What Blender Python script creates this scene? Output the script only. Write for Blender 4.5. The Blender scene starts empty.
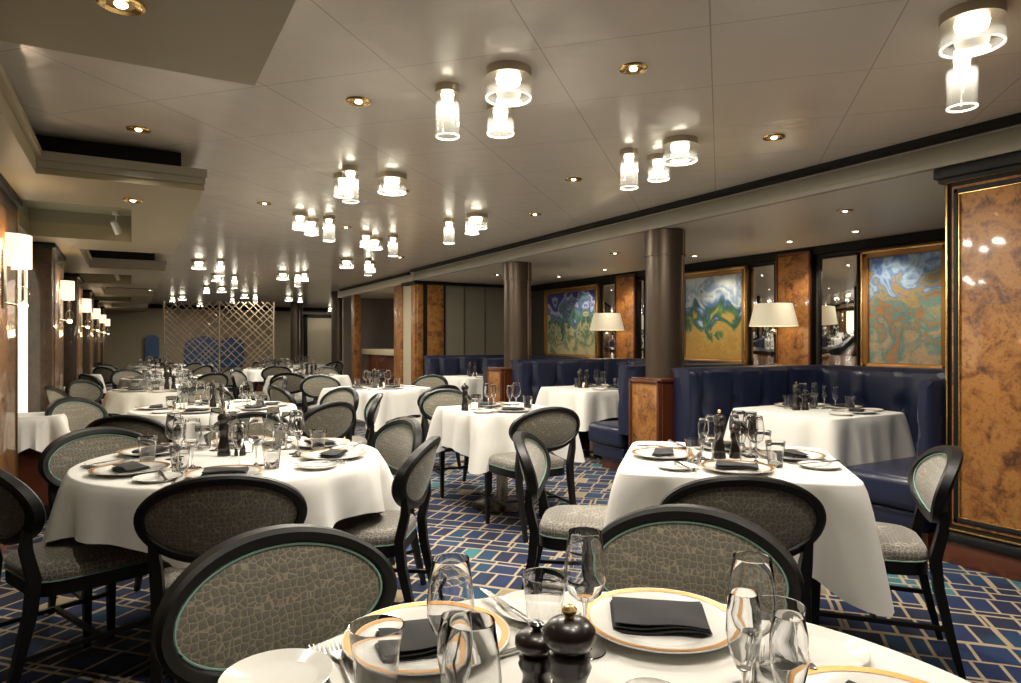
import bpy, bmesh, math, random
from mathutils import Vector, Matrix
PI = math.pi
random.seed(7)
C = bpy.context.scene.collection
F_PX, CX, CY, EYE = 670.0, 510.5, 341.5, 1.27
TH = math.radians(29.5)
cT, sT = math.cos(TH), math.sin(TH)
PANEL = math.radians(46.9)          # ceiling panels, carpet and one table lie at this azimuth

def W(lat, d):                       # across / into the room as seen from the doorway -> room axes
    return (lat*cT + d*sT, -lat*sT + d*cT)
def depth(x, y): return x*sT + y*cT
def yat(px, X):                      # where a line of sight meets the wall plane X
    k = (px-CX)/F_PX
    return X*(cT-k*sT)/(sT+k*cT)
def onceil(px, py, z):
    d = (z-EYE)*F_PX/(CY-py)
    return W((px-CX)/F_PX*d, d)

# ------------------------------------------------------------------ materials
MATS = {}
def mat(name, color=(.8,.8,.8), rough=.5, metal=0., **kw):
    if name in MATS: return MATS[name]
    m = bpy.data.materials.new(name); m.use_nodes = True
    b = m.node_tree.nodes['Principled BSDF']
    b.inputs['Base Color'].default_value = (*color, 1)
    b.inputs['Roughness'].default_value = rough
    b.inputs['Metallic'].default_value = metal
    for k, v in kw.items():
        b.inputs[k.replace('_', ' ')].default_value = v
    MATS[name] = m
    return m
def N(m, t, **props):
    n = m.node_tree.nodes.new(t)
    for k, v in props.items(): setattr(n, k, v)
    return n
def L(m, a, b): m.node_tree.links.new(a, b)
def bsdf(m): return m.node_tree.nodes['Principled BSDF']
def ramp(m, stops, interp='LINEAR'):
    r = N(m, 'ShaderNodeValToRGB'); cr = r.color_ramp; cr.interpolation = interp
    while len(cr.elements) < len(stops): cr.elements.new(.5)
    for e, (p, c) in zip(cr.elements, stops): e.position = p; e.color = (*c, 1)
    return r
def coords(m, scale=(1,1,1), rot=(0,0,0), src='Object', loc=(0,0,0)):
    tc = N(m, 'ShaderNodeTexCoord'); mp = N(m, 'ShaderNodeMapping')
    mp.inputs['Scale'].default_value = scale; mp.inputs['Rotation'].default_value = rot; mp.inputs['Location'].default_value = loc
    L(m, tc.outputs[src], mp.inputs['Vector']); return mp.outputs['Vector']
def bump(m, src, strength, dist=.01):
    b = N(m, 'ShaderNodeBump'); b.inputs['Strength'].default_value = strength; b.inputs['Distance'].default_value = dist
    L(m, src, b.inputs['Height']); L(m, b.outputs['Normal'], bsdf(m).inputs['Normal']); return b
def mixc(m, fac, a, b, blend='MIX'):
    x = N(m, 'ShaderNodeMix', data_type='RGBA', blend_type=blend)
    for s, v in ((x.inputs['Factor'], fac), (x.inputs[6], a), (x.inputs[7], b)):
        if isinstance(v, (int, float)): s.default_value = v
        elif isinstance(v, tuple): s.default_value = (*v, 1)
        else: L(m, v, s)
    return x.outputs[2]
def emis(name, color, strength, base=(.9,.88,.8)):
    m = mat(name, base, .6); b = bsdf(m)
    b.inputs['Emission Color'].default_value = (*color, 1); b.inputs['Emission Strength'].default_value = strength
    return m
def glassm(name, tint=(.97,.98,.97), lo=.05, hi=.75, rough=.02, haze=0.):
    m = mat(name); nt = m.node_tree; nt.nodes.remove(bsdf(m))
    out = nt.nodes['Material Output']
    tr = N(m, 'ShaderNodeBsdfTransparent'); tr.inputs[0].default_value = (*tint, 1)
    gl = N(m, 'ShaderNodeBsdfGlossy'); gl.inputs['Roughness'].default_value = rough; gl.inputs['Color'].default_value = (.95,.96,.95,1)
    lw = N(m, 'ShaderNodeLayerWeight'); lw.inputs[0].default_value = .35
    mr = N(m, 'ShaderNodeMapRange'); mr.inputs['To Min'].default_value = lo; mr.inputs['To Max'].default_value = hi
    L(m, lw.outputs['Facing'], mr.inputs['Value'])
    pw = N(m, 'ShaderNodeMath', operation='POWER'); pw.inputs[1].default_value = 1.6; L(m, mr.outputs[0], pw.inputs[0])
    mx = N(m, 'ShaderNodeMixShader'); L(m, pw.outputs[0], mx.inputs[0]); L(m, tr.outputs[0], mx.inputs[1]); L(m, gl.outputs[0], mx.inputs[2])
    if haze:
        tl = N(m, 'ShaderNodeBsdfTranslucent'); df = N(m, 'ShaderNodeBsdfDiffuse'); a = N(m, 'ShaderNodeAddShader')
        tl.inputs[0].default_value = df.inputs[0].default_value = (.5,.5,.48,1)
        L(m, tl.outputs[0], a.inputs[0]); L(m, df.outputs[0], a.inputs[1])
        m2 = N(m, 'ShaderNodeMixShader'); m2.inputs[0].default_value = haze; L(m, mx.outputs[0], m2.inputs[1]); L(m, a.outputs[0], m2.inputs[2]); mx = m2
    L(m, mx.outputs[0], out.inputs['Surface']); return m

M_wood = mat('espresso_wood', (.0045,.0042,.004), .42, Specular_IOR_Level=.32)
M_black = mat('black_trim', (.006,.006,.006), .55, Specular_IOR_Level=.3)
M_brass = mat('brass', (.75,.5,.2), .25, 1.)
M_nickel = mat('brushed_nickel', (.5,.43,.33), .3, 1.)
M_steel = mat('cutlery_steel', (.6,.58,.55), .18, 1.)
M_mint = mat('mint_piping', (.20,.36,.30), .6)
M_gold = mat('gold_band', (.46,.21,.035), .3, .5)
M_china = mat('white_china', (.83,.82,.78), .12, Coat_Weight=.5)
M_napkin = mat('black_napkin', (.013,.013,.014), .85, Sheen_Weight=.1)
M_mill = mat('dark_mill_wood', (.014,.009,.007), .3, Coat_Weight=.35)
M_glass = mat('clear_glass', (1,1,1), 0.0, 0., IOR=1.45, Transmission_Weight=1.0)
M_lampglass = glassm('fixture_glass', (.97,.97,.95), .07, 1., .03, .008)
M_crystal = glassm('crystal', (.9,.9,.88), .15, .9, .03)
M_mirror = mat('mirror', (.75,.75,.73), .02, 1.)
M_bulb = emis('bulb_glow', (1,.9,.72), 8)
M_bulbrim = emis('lit_glass_rim', (1,.95,.85), .8)
M_shade = emis('lamp_shade_fabric', (1,.84,.55), .3, (.8,.75,.6))
M_sconce = emis('sconce_shade_fabric', (1,.84,.64), .9, (.8,.7,.6))
M_panel = emis('glowing_strip', (1,.9,.68), 1.05)
M_candle = emis('candle_glow', (1,.85,.6), 1.6)
M_redwood = mat('mahogany', (.10,.028,.012), .25, Coat_Weight=.5)
M_dwall = mat('dark_wall_panel', (.05,.045,.035), .4)
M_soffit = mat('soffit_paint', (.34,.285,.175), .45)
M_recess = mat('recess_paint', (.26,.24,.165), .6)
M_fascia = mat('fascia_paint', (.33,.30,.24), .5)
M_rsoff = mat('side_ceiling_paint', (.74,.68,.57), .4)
M_cream = mat('cream_wall', (.50,.44,.31), .6)
M_beige = mat('fabric_wall_panel', (.22,.195,.15), .75)
M_far = mat('far_wall_paint', (.38,.32,.22), .6)
M_purple = mat('taupe_wall', (.22,.18,.16), .6)
M_marble = mat('counter_stone', (.65,.55,.38), .25)
M_white = mat('white_paint_metal', (.7,.68,.62), .4)
M_bluep = mat('blue_panel', (.02,.085,.22), .3)
M_column = mat('bronze_column', (.085,.06,.042), .36, .55)
M_lattice = mat('champagne_lattice', (.62,.5,.34), .3, .8)
M_base = mat('table_pedestal', (.32,.27,.2), .25, 1.)

def linen():
    m = mat('white_linen', (.78,.765,.72), .85, Sheen_Weight=.2)
    v = coords(m); n = N(m, 'ShaderNodeTexNoise'); n.inputs['Scale'].default_value = 9; n.inputs['Detail'].default_value = 3; L(m, v, n.inputs[0])
    bump(m, n.outputs[0], .25, .012); return m
M_linen = linen()

def fabric(name, lo, hi, line, sc=46, fleck=0):
    m = mat(name, lo, .75, Sheen_Weight=.35)
    v = coords(m)
    e = N(m, 'ShaderNodeTexVoronoi', feature='DISTANCE_TO_EDGE'); e.inputs['Scale'].default_value = sc; e.inputs['Randomness'].default_value = .55; L(m, v, e.inputs['Vector'])
    f = N(m, 'ShaderNodeTexVoronoi', feature='F1'); f.inputs['Scale'].default_value = sc*.36; f.inputs['Randomness'].default_value = .5; L(m, v, f.inputs['Vector'])
    n = N(m, 'ShaderNodeTexNoise'); n.inputs['Scale'].default_value = 260; L(m, v, n.inputs[0])
    rl = ramp(m, [(0, (.9,.9,.9)), (.03, (.8,.8,.8)), (.07, (0,0,0))]); L(m, e.outputs['Distance'], rl.inputs[0])
    rs = ramp(m, [(0, (1,1,1)), (.09, (.6,.6,.6)), (.14, (0,0,0))]); L(m, f.outputs['Distance'], rs.inputs[0])
    base = mixc(m, n.outputs[0], lo, hi)
    c1 = mixc(m, rl.outputs[0], base, line)
    c2 = mixc(m, rs.outputs[0], c1, (.30,.23,.14))
    L(m, c2, bsdf(m).inputs['Base Color'])
    bump(m, e.outputs['Distance'], .5, .004)
    return m
M_fab = fabric('patterned_upholstery', (.085,.077,.060), (.165,.152,.120), (.30,.255,.175), 60)
M_seatfab = fabric('patterned_seat', (.075,.068,.056), (.17,.155,.128), (.40,.36,.29), 66)

def leather():
    m = mat('navy_leather', (.012,.0165,.044), .33, Coat_Weight=.15)
    v = coords(m); n = N(m, 'ShaderNodeTexNoise'); n.inputs['Scale'].default_value = 12; n.inputs['Detail'].default_value = 6; L(m, v, n.inputs[0])
    bump(m, n.outputs[0], .25, .01); return m
M_leather = leather()

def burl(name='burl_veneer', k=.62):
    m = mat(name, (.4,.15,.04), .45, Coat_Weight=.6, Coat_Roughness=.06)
    v = coords(m, (1,1,1))
    n = N(m, 'ShaderNodeTexNoise'); n.inputs['Scale'].default_value = 7; n.inputs['Detail'].default_value = 10; n.inputs['Distortion'].default_value = 1.1; L(m, v, n.inputs[0])
    n2 = N(m, 'ShaderNodeTexNoise'); n2.inputs['Scale'].default_value = 30; n2.inputs['Detail'].default_value = 5; n2.inputs['Distortion'].default_value = 1.5; L(m, v, n2.inputs[0])
    vo = N(m, 'ShaderNodeTexVoronoi'); vo.inputs['Scale'].default_value = 24; L(m, v, vo.inputs['Vector'])
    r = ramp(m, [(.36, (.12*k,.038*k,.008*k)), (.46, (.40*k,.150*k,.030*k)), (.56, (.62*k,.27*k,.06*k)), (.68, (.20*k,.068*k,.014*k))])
    mth = N(m, 'ShaderNodeMath', operation='MULTIPLY_ADD'); mth.inputs[1].default_value = .35; L(m, n2.outputs[0], mth.inputs[0])
    m2 = N(m, 'ShaderNodeMath', operation='MULTIPLY'); m2.inputs[1].default_value = .65; L(m, n.outputs[0], m2.inputs[0]); L(m, m2.outputs[0], mth.inputs[2])
    L(m, mth.outputs[0], r.inputs[0])
    rk = ramp(m, [(0, (.2,.2,.2)), (.10, (1,1,1))]); L(m, vo.outputs['Distance'], rk.inputs[0])
    L(m, mixc(m, 1., r.outputs[0], rk.outputs[0], 'MULTIPLY'), bsdf(m).inputs['Base Color'])
    return m
M_burl = burl()
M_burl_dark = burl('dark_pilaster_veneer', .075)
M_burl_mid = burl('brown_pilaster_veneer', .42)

def carpet():
    m = mat('patterned_carpet', (.02,.05,.12), .95)
    v0 = coords(m, (1,1,1), (0,0,PANEL))
    nz = N(m, 'ShaderNodeTexNoise'); nz.inputs['Scale'].default_value = .9; nz.inputs['Detail'].default_value = 2; L(m, v0, nz.inputs[0])
    sb = N(m, 'ShaderNodeVectorMath', operation='SUBTRACT'); sb.inputs[1].default_value = (.5,.5,.5); L(m, nz.outputs[1], sb.inputs[0])
    scl = N(m, 'ShaderNodeVectorMath', operation='SCALE'); scl.inputs['Scale'].default_value = .10; L(m, sb.outputs[0], scl.inputs[0])
    ad = N(m, 'ShaderNodeVectorMath', operation='ADD'); L(m, v0, ad.inputs[0]); L(m, scl.outputs[0], ad.inputs[1])
    def brick(bw, rh, mortar, rot, off, sq, fr=2):
        mp = N(m, 'ShaderNodeMapping'); mp.inputs['Rotation'].default_value = (0,0,rot); mp.inputs['Location'].default_value = (50.3,50.1,0); L(m, ad.outputs[0], mp.inputs['Vector'])
        b = N(m, 'ShaderNodeTexBrick'); b.offset = off; b.squash = sq; b.squash_frequency = fr; b.offset_frequency = 2
        b.inputs['Color1'].default_value = (0,0,0,1); b.inputs['Color2'].default_value = (1,1,1,1); b.inputs['Mortar'].default_value = (0,0,0,1)
        b.inputs['Scale'].default_value = 1; b.inputs['Brick Width'].default_value = bw; b.inputs['Row Height'].default_value = rh
        b.inputs['Mortar Size'].default_value = mortar; b.inputs['Mortar Smooth'].default_value = .3
        L(m, mp.outputs[0], b.inputs['Vector']); return b
    b1 = brick(.105, .19, .0085, 0, .42, 1.5)
    b2 = brick(.62, .34, .010, 0, .37, .7, 3)
    pal = ramp(m, [(0, (.006,.012,.045)), (.30, (.008,.020,.075)), (.66, (.008,.04,.09)), (.78, (.008,.012,.04)), (.93, (.035,.15,.17)), (.965, (.28,.22,.14))], 'CONSTANT')
    L(m, b1.outputs['Color'], pal.inputs[0])
    tn = N(m, 'ShaderNodeTexNoise'); tn.inputs['Scale'].default_value = 2.2; tn.inputs['Detail'].default_value = 5; L(m, v0, tn.inputs[0])
    tr = ramp(m, [(.52, (0,0,0)), (.66, (.75,.75,.75))]); L(m, tn.outputs[0], tr.inputs[0])
    c0 = mixc(m, tr.outputs[0], pal.outputs[0], (.008,.06,.12))
    tan_ = (.36,.285,.18)
    c1 = mixc(m, b1.outputs['Fac'], c0, tan_); c2 = mixc(m, b2.outputs['Fac'], c1, tan_)
    L(m, c2, bsdf(m).inputs['Base Color'])
    fz = N(m, 'ShaderNodeTexNoise'); fz.inputs['Scale'].default_value = 300; L(m, v0, fz.inputs[0]); bump(m, fz.outputs[0], .4, .004)
    return m
M_carpet = carpet()

def ceilmat():
    m = mat('lacquered_ceiling_panels', (.46,.40,.31), .2)
    ca, sa = math.cos(PANEL), math.sin(PANEL)
    v = coords(m, (1,1,1), (0,0,PANEL))
    sx = N(m, 'ShaderNodeSeparateXYZ'); L(m, v, sx.inputs[0])
    def joint(axis, origin, pitch, wdt):
        a = N(m, 'ShaderNodeMath', operation='SUBTRACT'); a.inputs[1].default_value = origin - 100*pitch; L(m, sx.outputs[axis], a.inputs[0])
        b = N(m, 'ShaderNodeMath', operation='PINGPONG'); b.inputs[1].default_value = pitch/2; L(m, a.outputs[0], b.inputs[0])
        c = N(m, 'ShaderNodeMath', operation='LESS_THAN'); c.inputs[1].default_value = wdt; L(m, b.outputs[0], c.inputs[0]); return c
    j1 = joint(0, -.693, .657, .0028); j2 = joint(1, 2.61, .627, .0022)
    mx = N(m, 'ShaderNodeMath', operation='MAXIMUM'); L(m, j1.outputs[0], mx.inputs[0]); L(m, j2.outputs[0], mx.inputs[1])
    L(m, mixc(m, mx.outputs[0], (.74,.675,.575), (.46,.41,.34)), bsdf(m).inputs['Base Color'])
    w = N(m, 'ShaderNodeTexNoise'); w.inputs['Scale'].default_value = 1.; w.inputs['Detail'].default_value = 2
    mp = N(m, 'ShaderNodeMapping'); mp.inputs['Scale'].default_value = (3.2,2.2,1); L(m, v, mp.inputs[0]); L(m, mp.outputs[0], w.inputs[0])
    w2 = N(m, 'ShaderNodeTexNoise'); w2.inputs['Scale'].default_value = 1.; w2.inputs['Detail'].default_value = 1
    mp2 = N(m, 'ShaderNodeMapping'); mp2.inputs['Scale'].default_value = (1.2,14,1); L(m, v, mp2.inputs[0]); L(m, mp2.outputs[0], w2.inputs[0])
    wa = N(m, 'ShaderNodeMath', operation='MULTIPLY_ADD'); wa.inputs[1].default_value = .14; L(m, w2.outputs[0], wa.inputs[0]); L(m, w.outputs[0], wa.inputs[2])
    bump(m, wa.outputs[0], .4, .024)
    bsdf(m).inputs['Specular IOR Level'].default_value = .75
    return m
M_ceil = ceilmat()

def artmat(name, stops, sc, seed, vert):
    m = mat(name, (.3,.3,.3), .5)
    v = coords(m, (1,1,1), (0,0,0), 'Object', (seed, seed*.7, seed*1.3))
    n = N(m, 'ShaderNodeTexNoise'); n.inputs['Scale'].default_value = sc; n.inputs['Detail'].default_value = 2; n.inputs['Distortion'].default_value = 1.6; L(m, v, n.inputs[0])
    tc = N(m, 'ShaderNodeTexCoord'); sx = N(m, 'ShaderNodeSeparateXYZ'); L(m, tc.outputs['Object'], sx.inputs[0])
    a = N(m, 'ShaderNodeMath', operation='MULTIPLY_ADD'); a.inputs[1].default_value = vert; L(m, sx.outputs[2], a.inputs[0])
    s = N(m, 'ShaderNodeMath', operation='MULTIPLY_ADD'); s.inputs[1].default_value = 1.5; s.inputs[2].default_value = -.25; L(m, n.outputs[0], s.inputs[0])
    L(m, s.outputs[0], a.inputs[2])
    r = ramp(m, stops); L(m, a.outputs[0], r.inputs[0])
    n2 = N(m, 'ShaderNodeTexNoise'); n2.inputs['Scale'].default_value = sc*11; n2.inputs['Distortion'].default_value = 2; L(m, v, n2.inputs[0])
    r2 = ramp(m, [(.3, (.72,.72,.72)), (.6, (1.,1.,1.))]); L(m, n2.outputs[0], r2.inputs[0])
    L(m, mixc(m, 1., r.outputs[0], r2.outputs[0], 'MULTIPLY'), bsdf(m).inputs['Base Color']); return m
M_art1 = artmat('canvas_green', [(0,(.50,.45,.25)), (.22,(.10,.20,.12)), (.38,(.55,.5,.3)), (.5,(.03,.10,.07)), (.62,(.15,.3,.25)), (.75,(.06,.08,.30)), (.88,(.5,.55,.7)), (1,(.04,.05,.22))], 3.2, 3.1, 1.1)
M_art2 = artmat('canvas_ochre', [(0,(.5,.30,.06)), (.25,(.55,.36,.09)), (.36,(.08,.20,.07)), (.46,(.03,.10,.06)), (.56,(.09,.17,.38)), (.68,(.6,.68,.66)), (.8,(.25,.36,.55)), (1,(.6,.66,.68))], 2.6, 8.4, 1.2)
M_art3 = artmat('canvas_blue', [(0,(.45,.33,.2)), (.2,(.10,.26,.24)), (.34,(.45,.2,.06)), (.46,(.12,.30,.30)), (.58,(.5,.32,.08)), (.7,(.12,.24,.5)), (.85,(.4,.55,.7)), (1,(.1,.2,.5))], 3.6, 14.2, 1.0)
M_frame = mat('gilt_wood_frame', (.36,.17,.045), .28, .35)

# ------------------------------------------------------------------ mesh helpers
class MB:
    def __init__(s): s.v, s.f = [], []
    def add(s, v, f):
        n = len(s.v); s.v += [tuple(p) for p in v]; s.f += [tuple(i+n for i in q) for q in f]; return s
    def box(s, c, d, bev=0., seg=2, M=None):
        if bev <= 0:
            x, y, z = d[0]/2, d[1]/2, d[2]/2
            v = [Vector((c[0]+i*x, c[1]+j*y, c[2]+k*z)) for i in (-1,1) for j in (-1,1) for k in (-1,1)]
            f = [(0,1,3,2),(4,6,7,5),(0,4,5,1),(2,3,7,6),(0,2,6,4),(1,5,7,3)]
        else:
            bm = bmesh.new(); bmesh.ops.create_cube(bm, size=1)
            for p in bm.verts: p.co = Vector((p.co.x*d[0]+c[0], p.co.y*d[1]+c[1], p.co.z*d[2]+c[2]))
            bmesh.ops.bevel(bm, geom=bm.edges[:], offset=bev, segments=seg, profile=.5, affect='EDGES')
            bm.verts.index_update(); v = [p.co.copy() for p in bm.verts]; f = [[q.index for q in g.verts] for g in bm.faces]; bm.free()
        if M: v = [M @ p for p in v]
        return s.add(v, f)
    def lathe(s, prof, n=24, c=(0,0,0), close=False):
        v, f = [], []
        for r, z in prof:
            for i in range(n):
                a = 2*PI*i/n; v.append((c[0]+r*math.cos(a), c[1]+r*math.sin(a), c[2]+z))
        for j in range(len(prof)-1):
            for i in range(n):
                k = (i+1) % n; f.append((j*n+i, j*n+k, (j+1)*n+k, (j+1)*n+i))
        if close == 'top': f.append(tuple(range((len(prof)-1)*n, len(prof)*n)))
        if close == 'both':
            f.append(tuple(range((len(prof)-1)*n, len(prof)*n))); f.append(tuple(reversed(range(n))))
        return s.add(v, f)
    def tube(s, pts, rad, n=8, closed=False, flat=1.):
        pts = [Vector(p) for p in pts]; v, f = [], []; m = len(pts)
        if not hasattr(rad, '__len__'): rad = [rad]*m
        for i, p in enumerate(pts):
            if closed: t = pts[(i+1) % m]-pts[i-1]
            else: t = pts[min(i+1, m-1)]-pts[max(i-1, 0)]
            t.normalize()
            up = Vector((0,0,1)) if abs(t.z) < .9 else Vector((0,1,0))
            a = t.cross(up).normalized(); b = a.cross(t).normalized()
            for j in range(n):
                w = 2*PI*(j+.5)/n; v.append(p+a*math.cos(w)*rad[i]+b*math.sin(w)*rad[i]*flat)
        for i in range(m if closed else m-1):
            k = (i+1) % m
            for j in range(n):
                q = (j+1) % n; f.append((i*n+j, i*n+q, k*n+q, k*n+j))
        if not closed: f.append(tuple(reversed(range(n)))); f.append(tuple(range((m-1)*n, m*n)))
        return s.add(v, f)
    def prism(s, poly, z0, z1):
        n = len(poly); v = [(x,y,z0) for x,y in poly]+[(x,y,z1) for x,y in poly]
        f = [tuple(reversed(range(n))), tuple(range(n, 2*n))]+[(i, (i+1) % n, n+(i+1) % n, n+i) for i in range(n)]
        return s.add(v, f)
    def mesh(s, name, m, smooth=35):
        me = bpy.data.meshes.new(name); me.from_pydata(s.v, [], s.f); me.materials.append(m); me.update()
        bm = bmesh.new(); bm.from_mesh(me); bmesh.ops.recalc_face_normals(bm, faces=bm.faces[:]); bm.to_mesh(me); bm.free()
        if smooth:
            me.shade_smooth()
            try: me.set_sharp_from_angle(angle=math.radians(smooth))
            except Exception: pass
        return me
    def obj(s, name, m, parent=None, smooth=35, loc=None):
        o = bpy.data.objects.new(name, s.mesh(name, m, smooth)); C.objects.link(o)
        if parent: o.parent = parent
        if loc: o.location = loc
        return o
def tag(o, label=None, cat=None, group=None, kind=None):
    for k, v in (('label', label), ('category', cat), ('group', group), ('kind', kind)):
        if v: o[k] = v
    return o
def thing(name, label, cat, loc=(0,0,0), rz=0, group=None):
    o = bpy.data.objects.new(name, None); C.objects.link(o); o.empty_display_size = .1
    o.location = loc; o.rotation_euler = (0,0,rz); return tag(o, label, cat, group)
def struct(name, mb, m, label=None, smooth=35): return tag(mb.obj(name, m, smooth=smooth), label, None, None, 'structure')
def kids(o): return KIDS.get(o.name) or [c for c in bpy.data.objects if c.parent == o]
KIDS = {}
def cache(o):
    ch = [c for c in bpy.data.objects if c.parent == o]; KIDS[o.name] = ch
    for c in ch: cache(c)
def dup(o, loc=None, rz=None, label=None, group=None, parent=None):
    c = o.copy(); C.objects.link(c); KIDS[c.name] = []
    if parent: c.parent = parent
    for k in KIDS.get(o.name, []): dup(k, parent=c)
    if loc is not None: c.location = loc
    if rz is not None: c.rotation_euler = (0,0,rz)
    if label: c['label'] = label
    if group: c['group'] = group
    elif 'group' in c.keys() and parent is None and group is not None: del c['group']
    return c
class Proto:
    """first use moves the built thing itself, later ones copy it"""
    def __init__(s, root): s.root = root; s.used = False; cache(root)
    def put(s, loc, rz=0, label=None, group=None):
        if not s.used:
            s.used = True; o = s.root; s.scale = o.scale.copy(); o.location = loc; o.rotation_euler = (0,0,rz)
            if label: o['label'] = label
            if group: o['group'] = group
            return o
        o = dup(s.root, loc, rz, label, group); o.scale = s.scale; return o
def light(kind, loc, energy, color=(1,.85,.66), parent=None, **kw):
    l = bpy.data.lights.new(kind.lower()+'_lamp', kind); l.energy = energy; l.color = color
    rot = kw.pop('rot', None)
    for k, v in kw.items(): setattr(l, k, v)
    o = bpy.data.objects.new('light_source', l); C.objects.link(o); o.location = loc
    if rot: o.rotation_euler = rot
    if parent: o.parent = parent
    return o

# ------------------------------------------------------------------ room shell
ZM, ZS, ZL = 2.45, 2.27, 2.20        # main ceiling, right side ceiling, left soffits
XL, XR, YN, YF = -.85, 6.3, -2.6, 24.0
XS = 4.07
struct('floor', MB().box(((XL+XR)/2+.9, (YN+YF)/2, -.05), (XR-XL+2.4, YF-YN+.4, .1)), M_carpet, smooth=0)
struct('ceiling', MB().box(((XL+XR)/2+.9, (YN+YF)/2, ZM+.05), (XR-XL+2.4, YF-YN+.4, .1)), M_ceil, smooth=0)
struct('wall_left', MB().box((XL-.05, (YN+YF)/2, ZM/2), (.1, YF-YN, ZM)), M_dwall, smooth=0)
struct('wall_rear', MB().box(((XL+XR)/2, YN-.05, ZM/2), (XR-XL+.2, .1, ZM)), M_beige, smooth=0)
struct('wall_right', MB().box((XR+.05, (YN+10.4)/2, ZM/2), (.1, 10.4-YN, ZM)), M_dwall, smooth=0)
struct('wall_far', MB().box(((XL+XR)/2+.5, YF+.05, ZM/2), (XR-XL+2, .1, ZM)), M_far, smooth=0)
# side ceiling over the booths with its stepped edge
mb = MB().box(((XS+XR)/2, (YN+10.4)/2, (ZS+ZM)/2), (XR-XS, 10.4-YN, ZM-ZS-.002))
struct('ceiling_right', mb, M_rsoff, smooth=0)
mb = MB()
for i, (x, z0, z1) in enumerate(((XS-.012, 2.375, 2.40), (XS-.03, 2.30, 2.335), (XS-.018, 2.335, 2.375), (XS-.045, ZS-.002, 2.30))):
    mb.box((x+.02, (YN+10.4)/2, (z0+z1)/2), (.045, 10.4-YN, z1-z0))
struct('trim_1', mb, M_fascia, smooth=0)
struct('trim_2', MB().box((XS-.045, (YN+10.4)/2+.0, 2.432), (.09, 10.4-YN, .034)), M_black, smooth=0)
struct('trim_3', MB().box((XR-.03, (YN+10.3)/2, 2.225), (.06, 10.3-YN, .088)), M_black, smooth=0)
# left soffits
def soffit(y0, y1, hole=None, n=0):
    b = MB(); z0, z1 = ZL, 2.33
    x0, x1 = XL, .39
    rects = [(x0, x1, y0, y1)]
    if hole:
        hx0, hx1, hy0, hy1 = hole
        rects = [(x0, x1, y0, hy0), (x0, x1, hy1, y1), (x0, hx0, hy0, hy1), (hx1, x1, hy0, hy1)]
    for a0, a1, c0, c1 in rects: b.box(((a0+a1)/2, (c0+c1)/2, (z0+z1)/2), (a1-a0, c1-c0, z1-z0))
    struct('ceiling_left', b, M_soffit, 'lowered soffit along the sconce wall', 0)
    b = MB()
    if hole:                          # recess walls rise past the soffit
        for a0, a1, c0, c1 in ((hx0-.02, hx1+.02, hy0-.02, hy0), (hx0-.02, hx1+.02, hy1, hy1+.02), (hx0-.02, hx0, hy0, hy1), (hx1, hx1+.02, hy0, hy1)):
            b.box(((a0+a1)/2, (c0+c1)/2, (z1+ZM)/2), (a1-a0, c1-c0, ZM-z1))
        b.box(((hx0+hx1)/2, (hy0+hy1)/2, ZM-.006), (hx1-hx0, hy1-hy0, .01))
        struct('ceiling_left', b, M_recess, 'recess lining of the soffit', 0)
    if y0 > 0:
        b = MB().box(((x0+x1)/2, y0-.012, 2.30), (x1-x0+.03, .03, .05)).box(((x0+x1)/2, y0-.006, 2.255), (x1-x0+.01, .015, .04))
        struct('trim_4', b, M_fascia, smooth=0)
        struct('shadow_gap_block', MB().box(((x0+x1)/2-.06, (y0+y1)/2, 2.39), (x1-x0-.12, y1-y0-.2, .115)) if not hole else
               MB().box(((x0+x1)/2-.06, (y0+.13+hole[2]-.05)/2, 2.39), (x1-x0-.12, hole[2]-.05-y0-.13, .115)), M_black, smooth=0)  # black block paints in the dark of the shadow gap above the soffit
soffit(YN, 2.58)
soffit(4.52, 8.0, (-.78, 0., 5.4, 7.2))
soffit(9.95, 13.4, (-.78, 0., 10.8, 12.6))
soffit(15.4, 18.8, (-.78, 0., 16.2, 18.0))
soffit(20.8, YF)
b = MB()
for y0, y1 in ((2.58, 4.52), (8.0, 9.95), (13.4, 15.4), (18.8, 20.8)):
    b.box(((XL-.46)/2, (y0+y1)/2, (ZL+2.33)/2), (-.46-XL, y1-y0, .13))
    b.box((-.455, (y0+y1)/2, 2.31), (.05, y1-y0, .04))
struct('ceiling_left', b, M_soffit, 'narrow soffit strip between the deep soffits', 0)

# left wall: pilasters with sconces
PIL = [4.2 - 3.27 + 3.27*i for i in range(7)]
def left_pilaster(y0, n):
    r = thing('wall_pilaster', None, None, (0,0,0)); r['kind'] = 'structure'
    x1 = -.65
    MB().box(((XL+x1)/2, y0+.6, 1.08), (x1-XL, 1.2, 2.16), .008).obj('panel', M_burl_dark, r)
    MB().box(((XL+x1)/2+.01, y0+.6, 2.175), (x1-XL+.03, 1.23, .045), .006).obj('cornice', M_black, r)
    e = MB()
    for yy in (y0+.07, y0+1.13): e.box((x1+.003, yy, 1.08), (.008, .012, 2.08))
    e.obj('brass_inlay', M_brass, r)
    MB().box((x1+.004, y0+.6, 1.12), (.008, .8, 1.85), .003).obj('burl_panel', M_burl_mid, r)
    MB().box(((XL+x1)/2+.01, y0+.6, .06), (x1-XL+.04, 1.24, .12)).obj('plinth', M_redwood, r)
PY = [-.48, 2.80-.0, 6.05, 9.3, 12.6, 15.85, 19.1]
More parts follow.
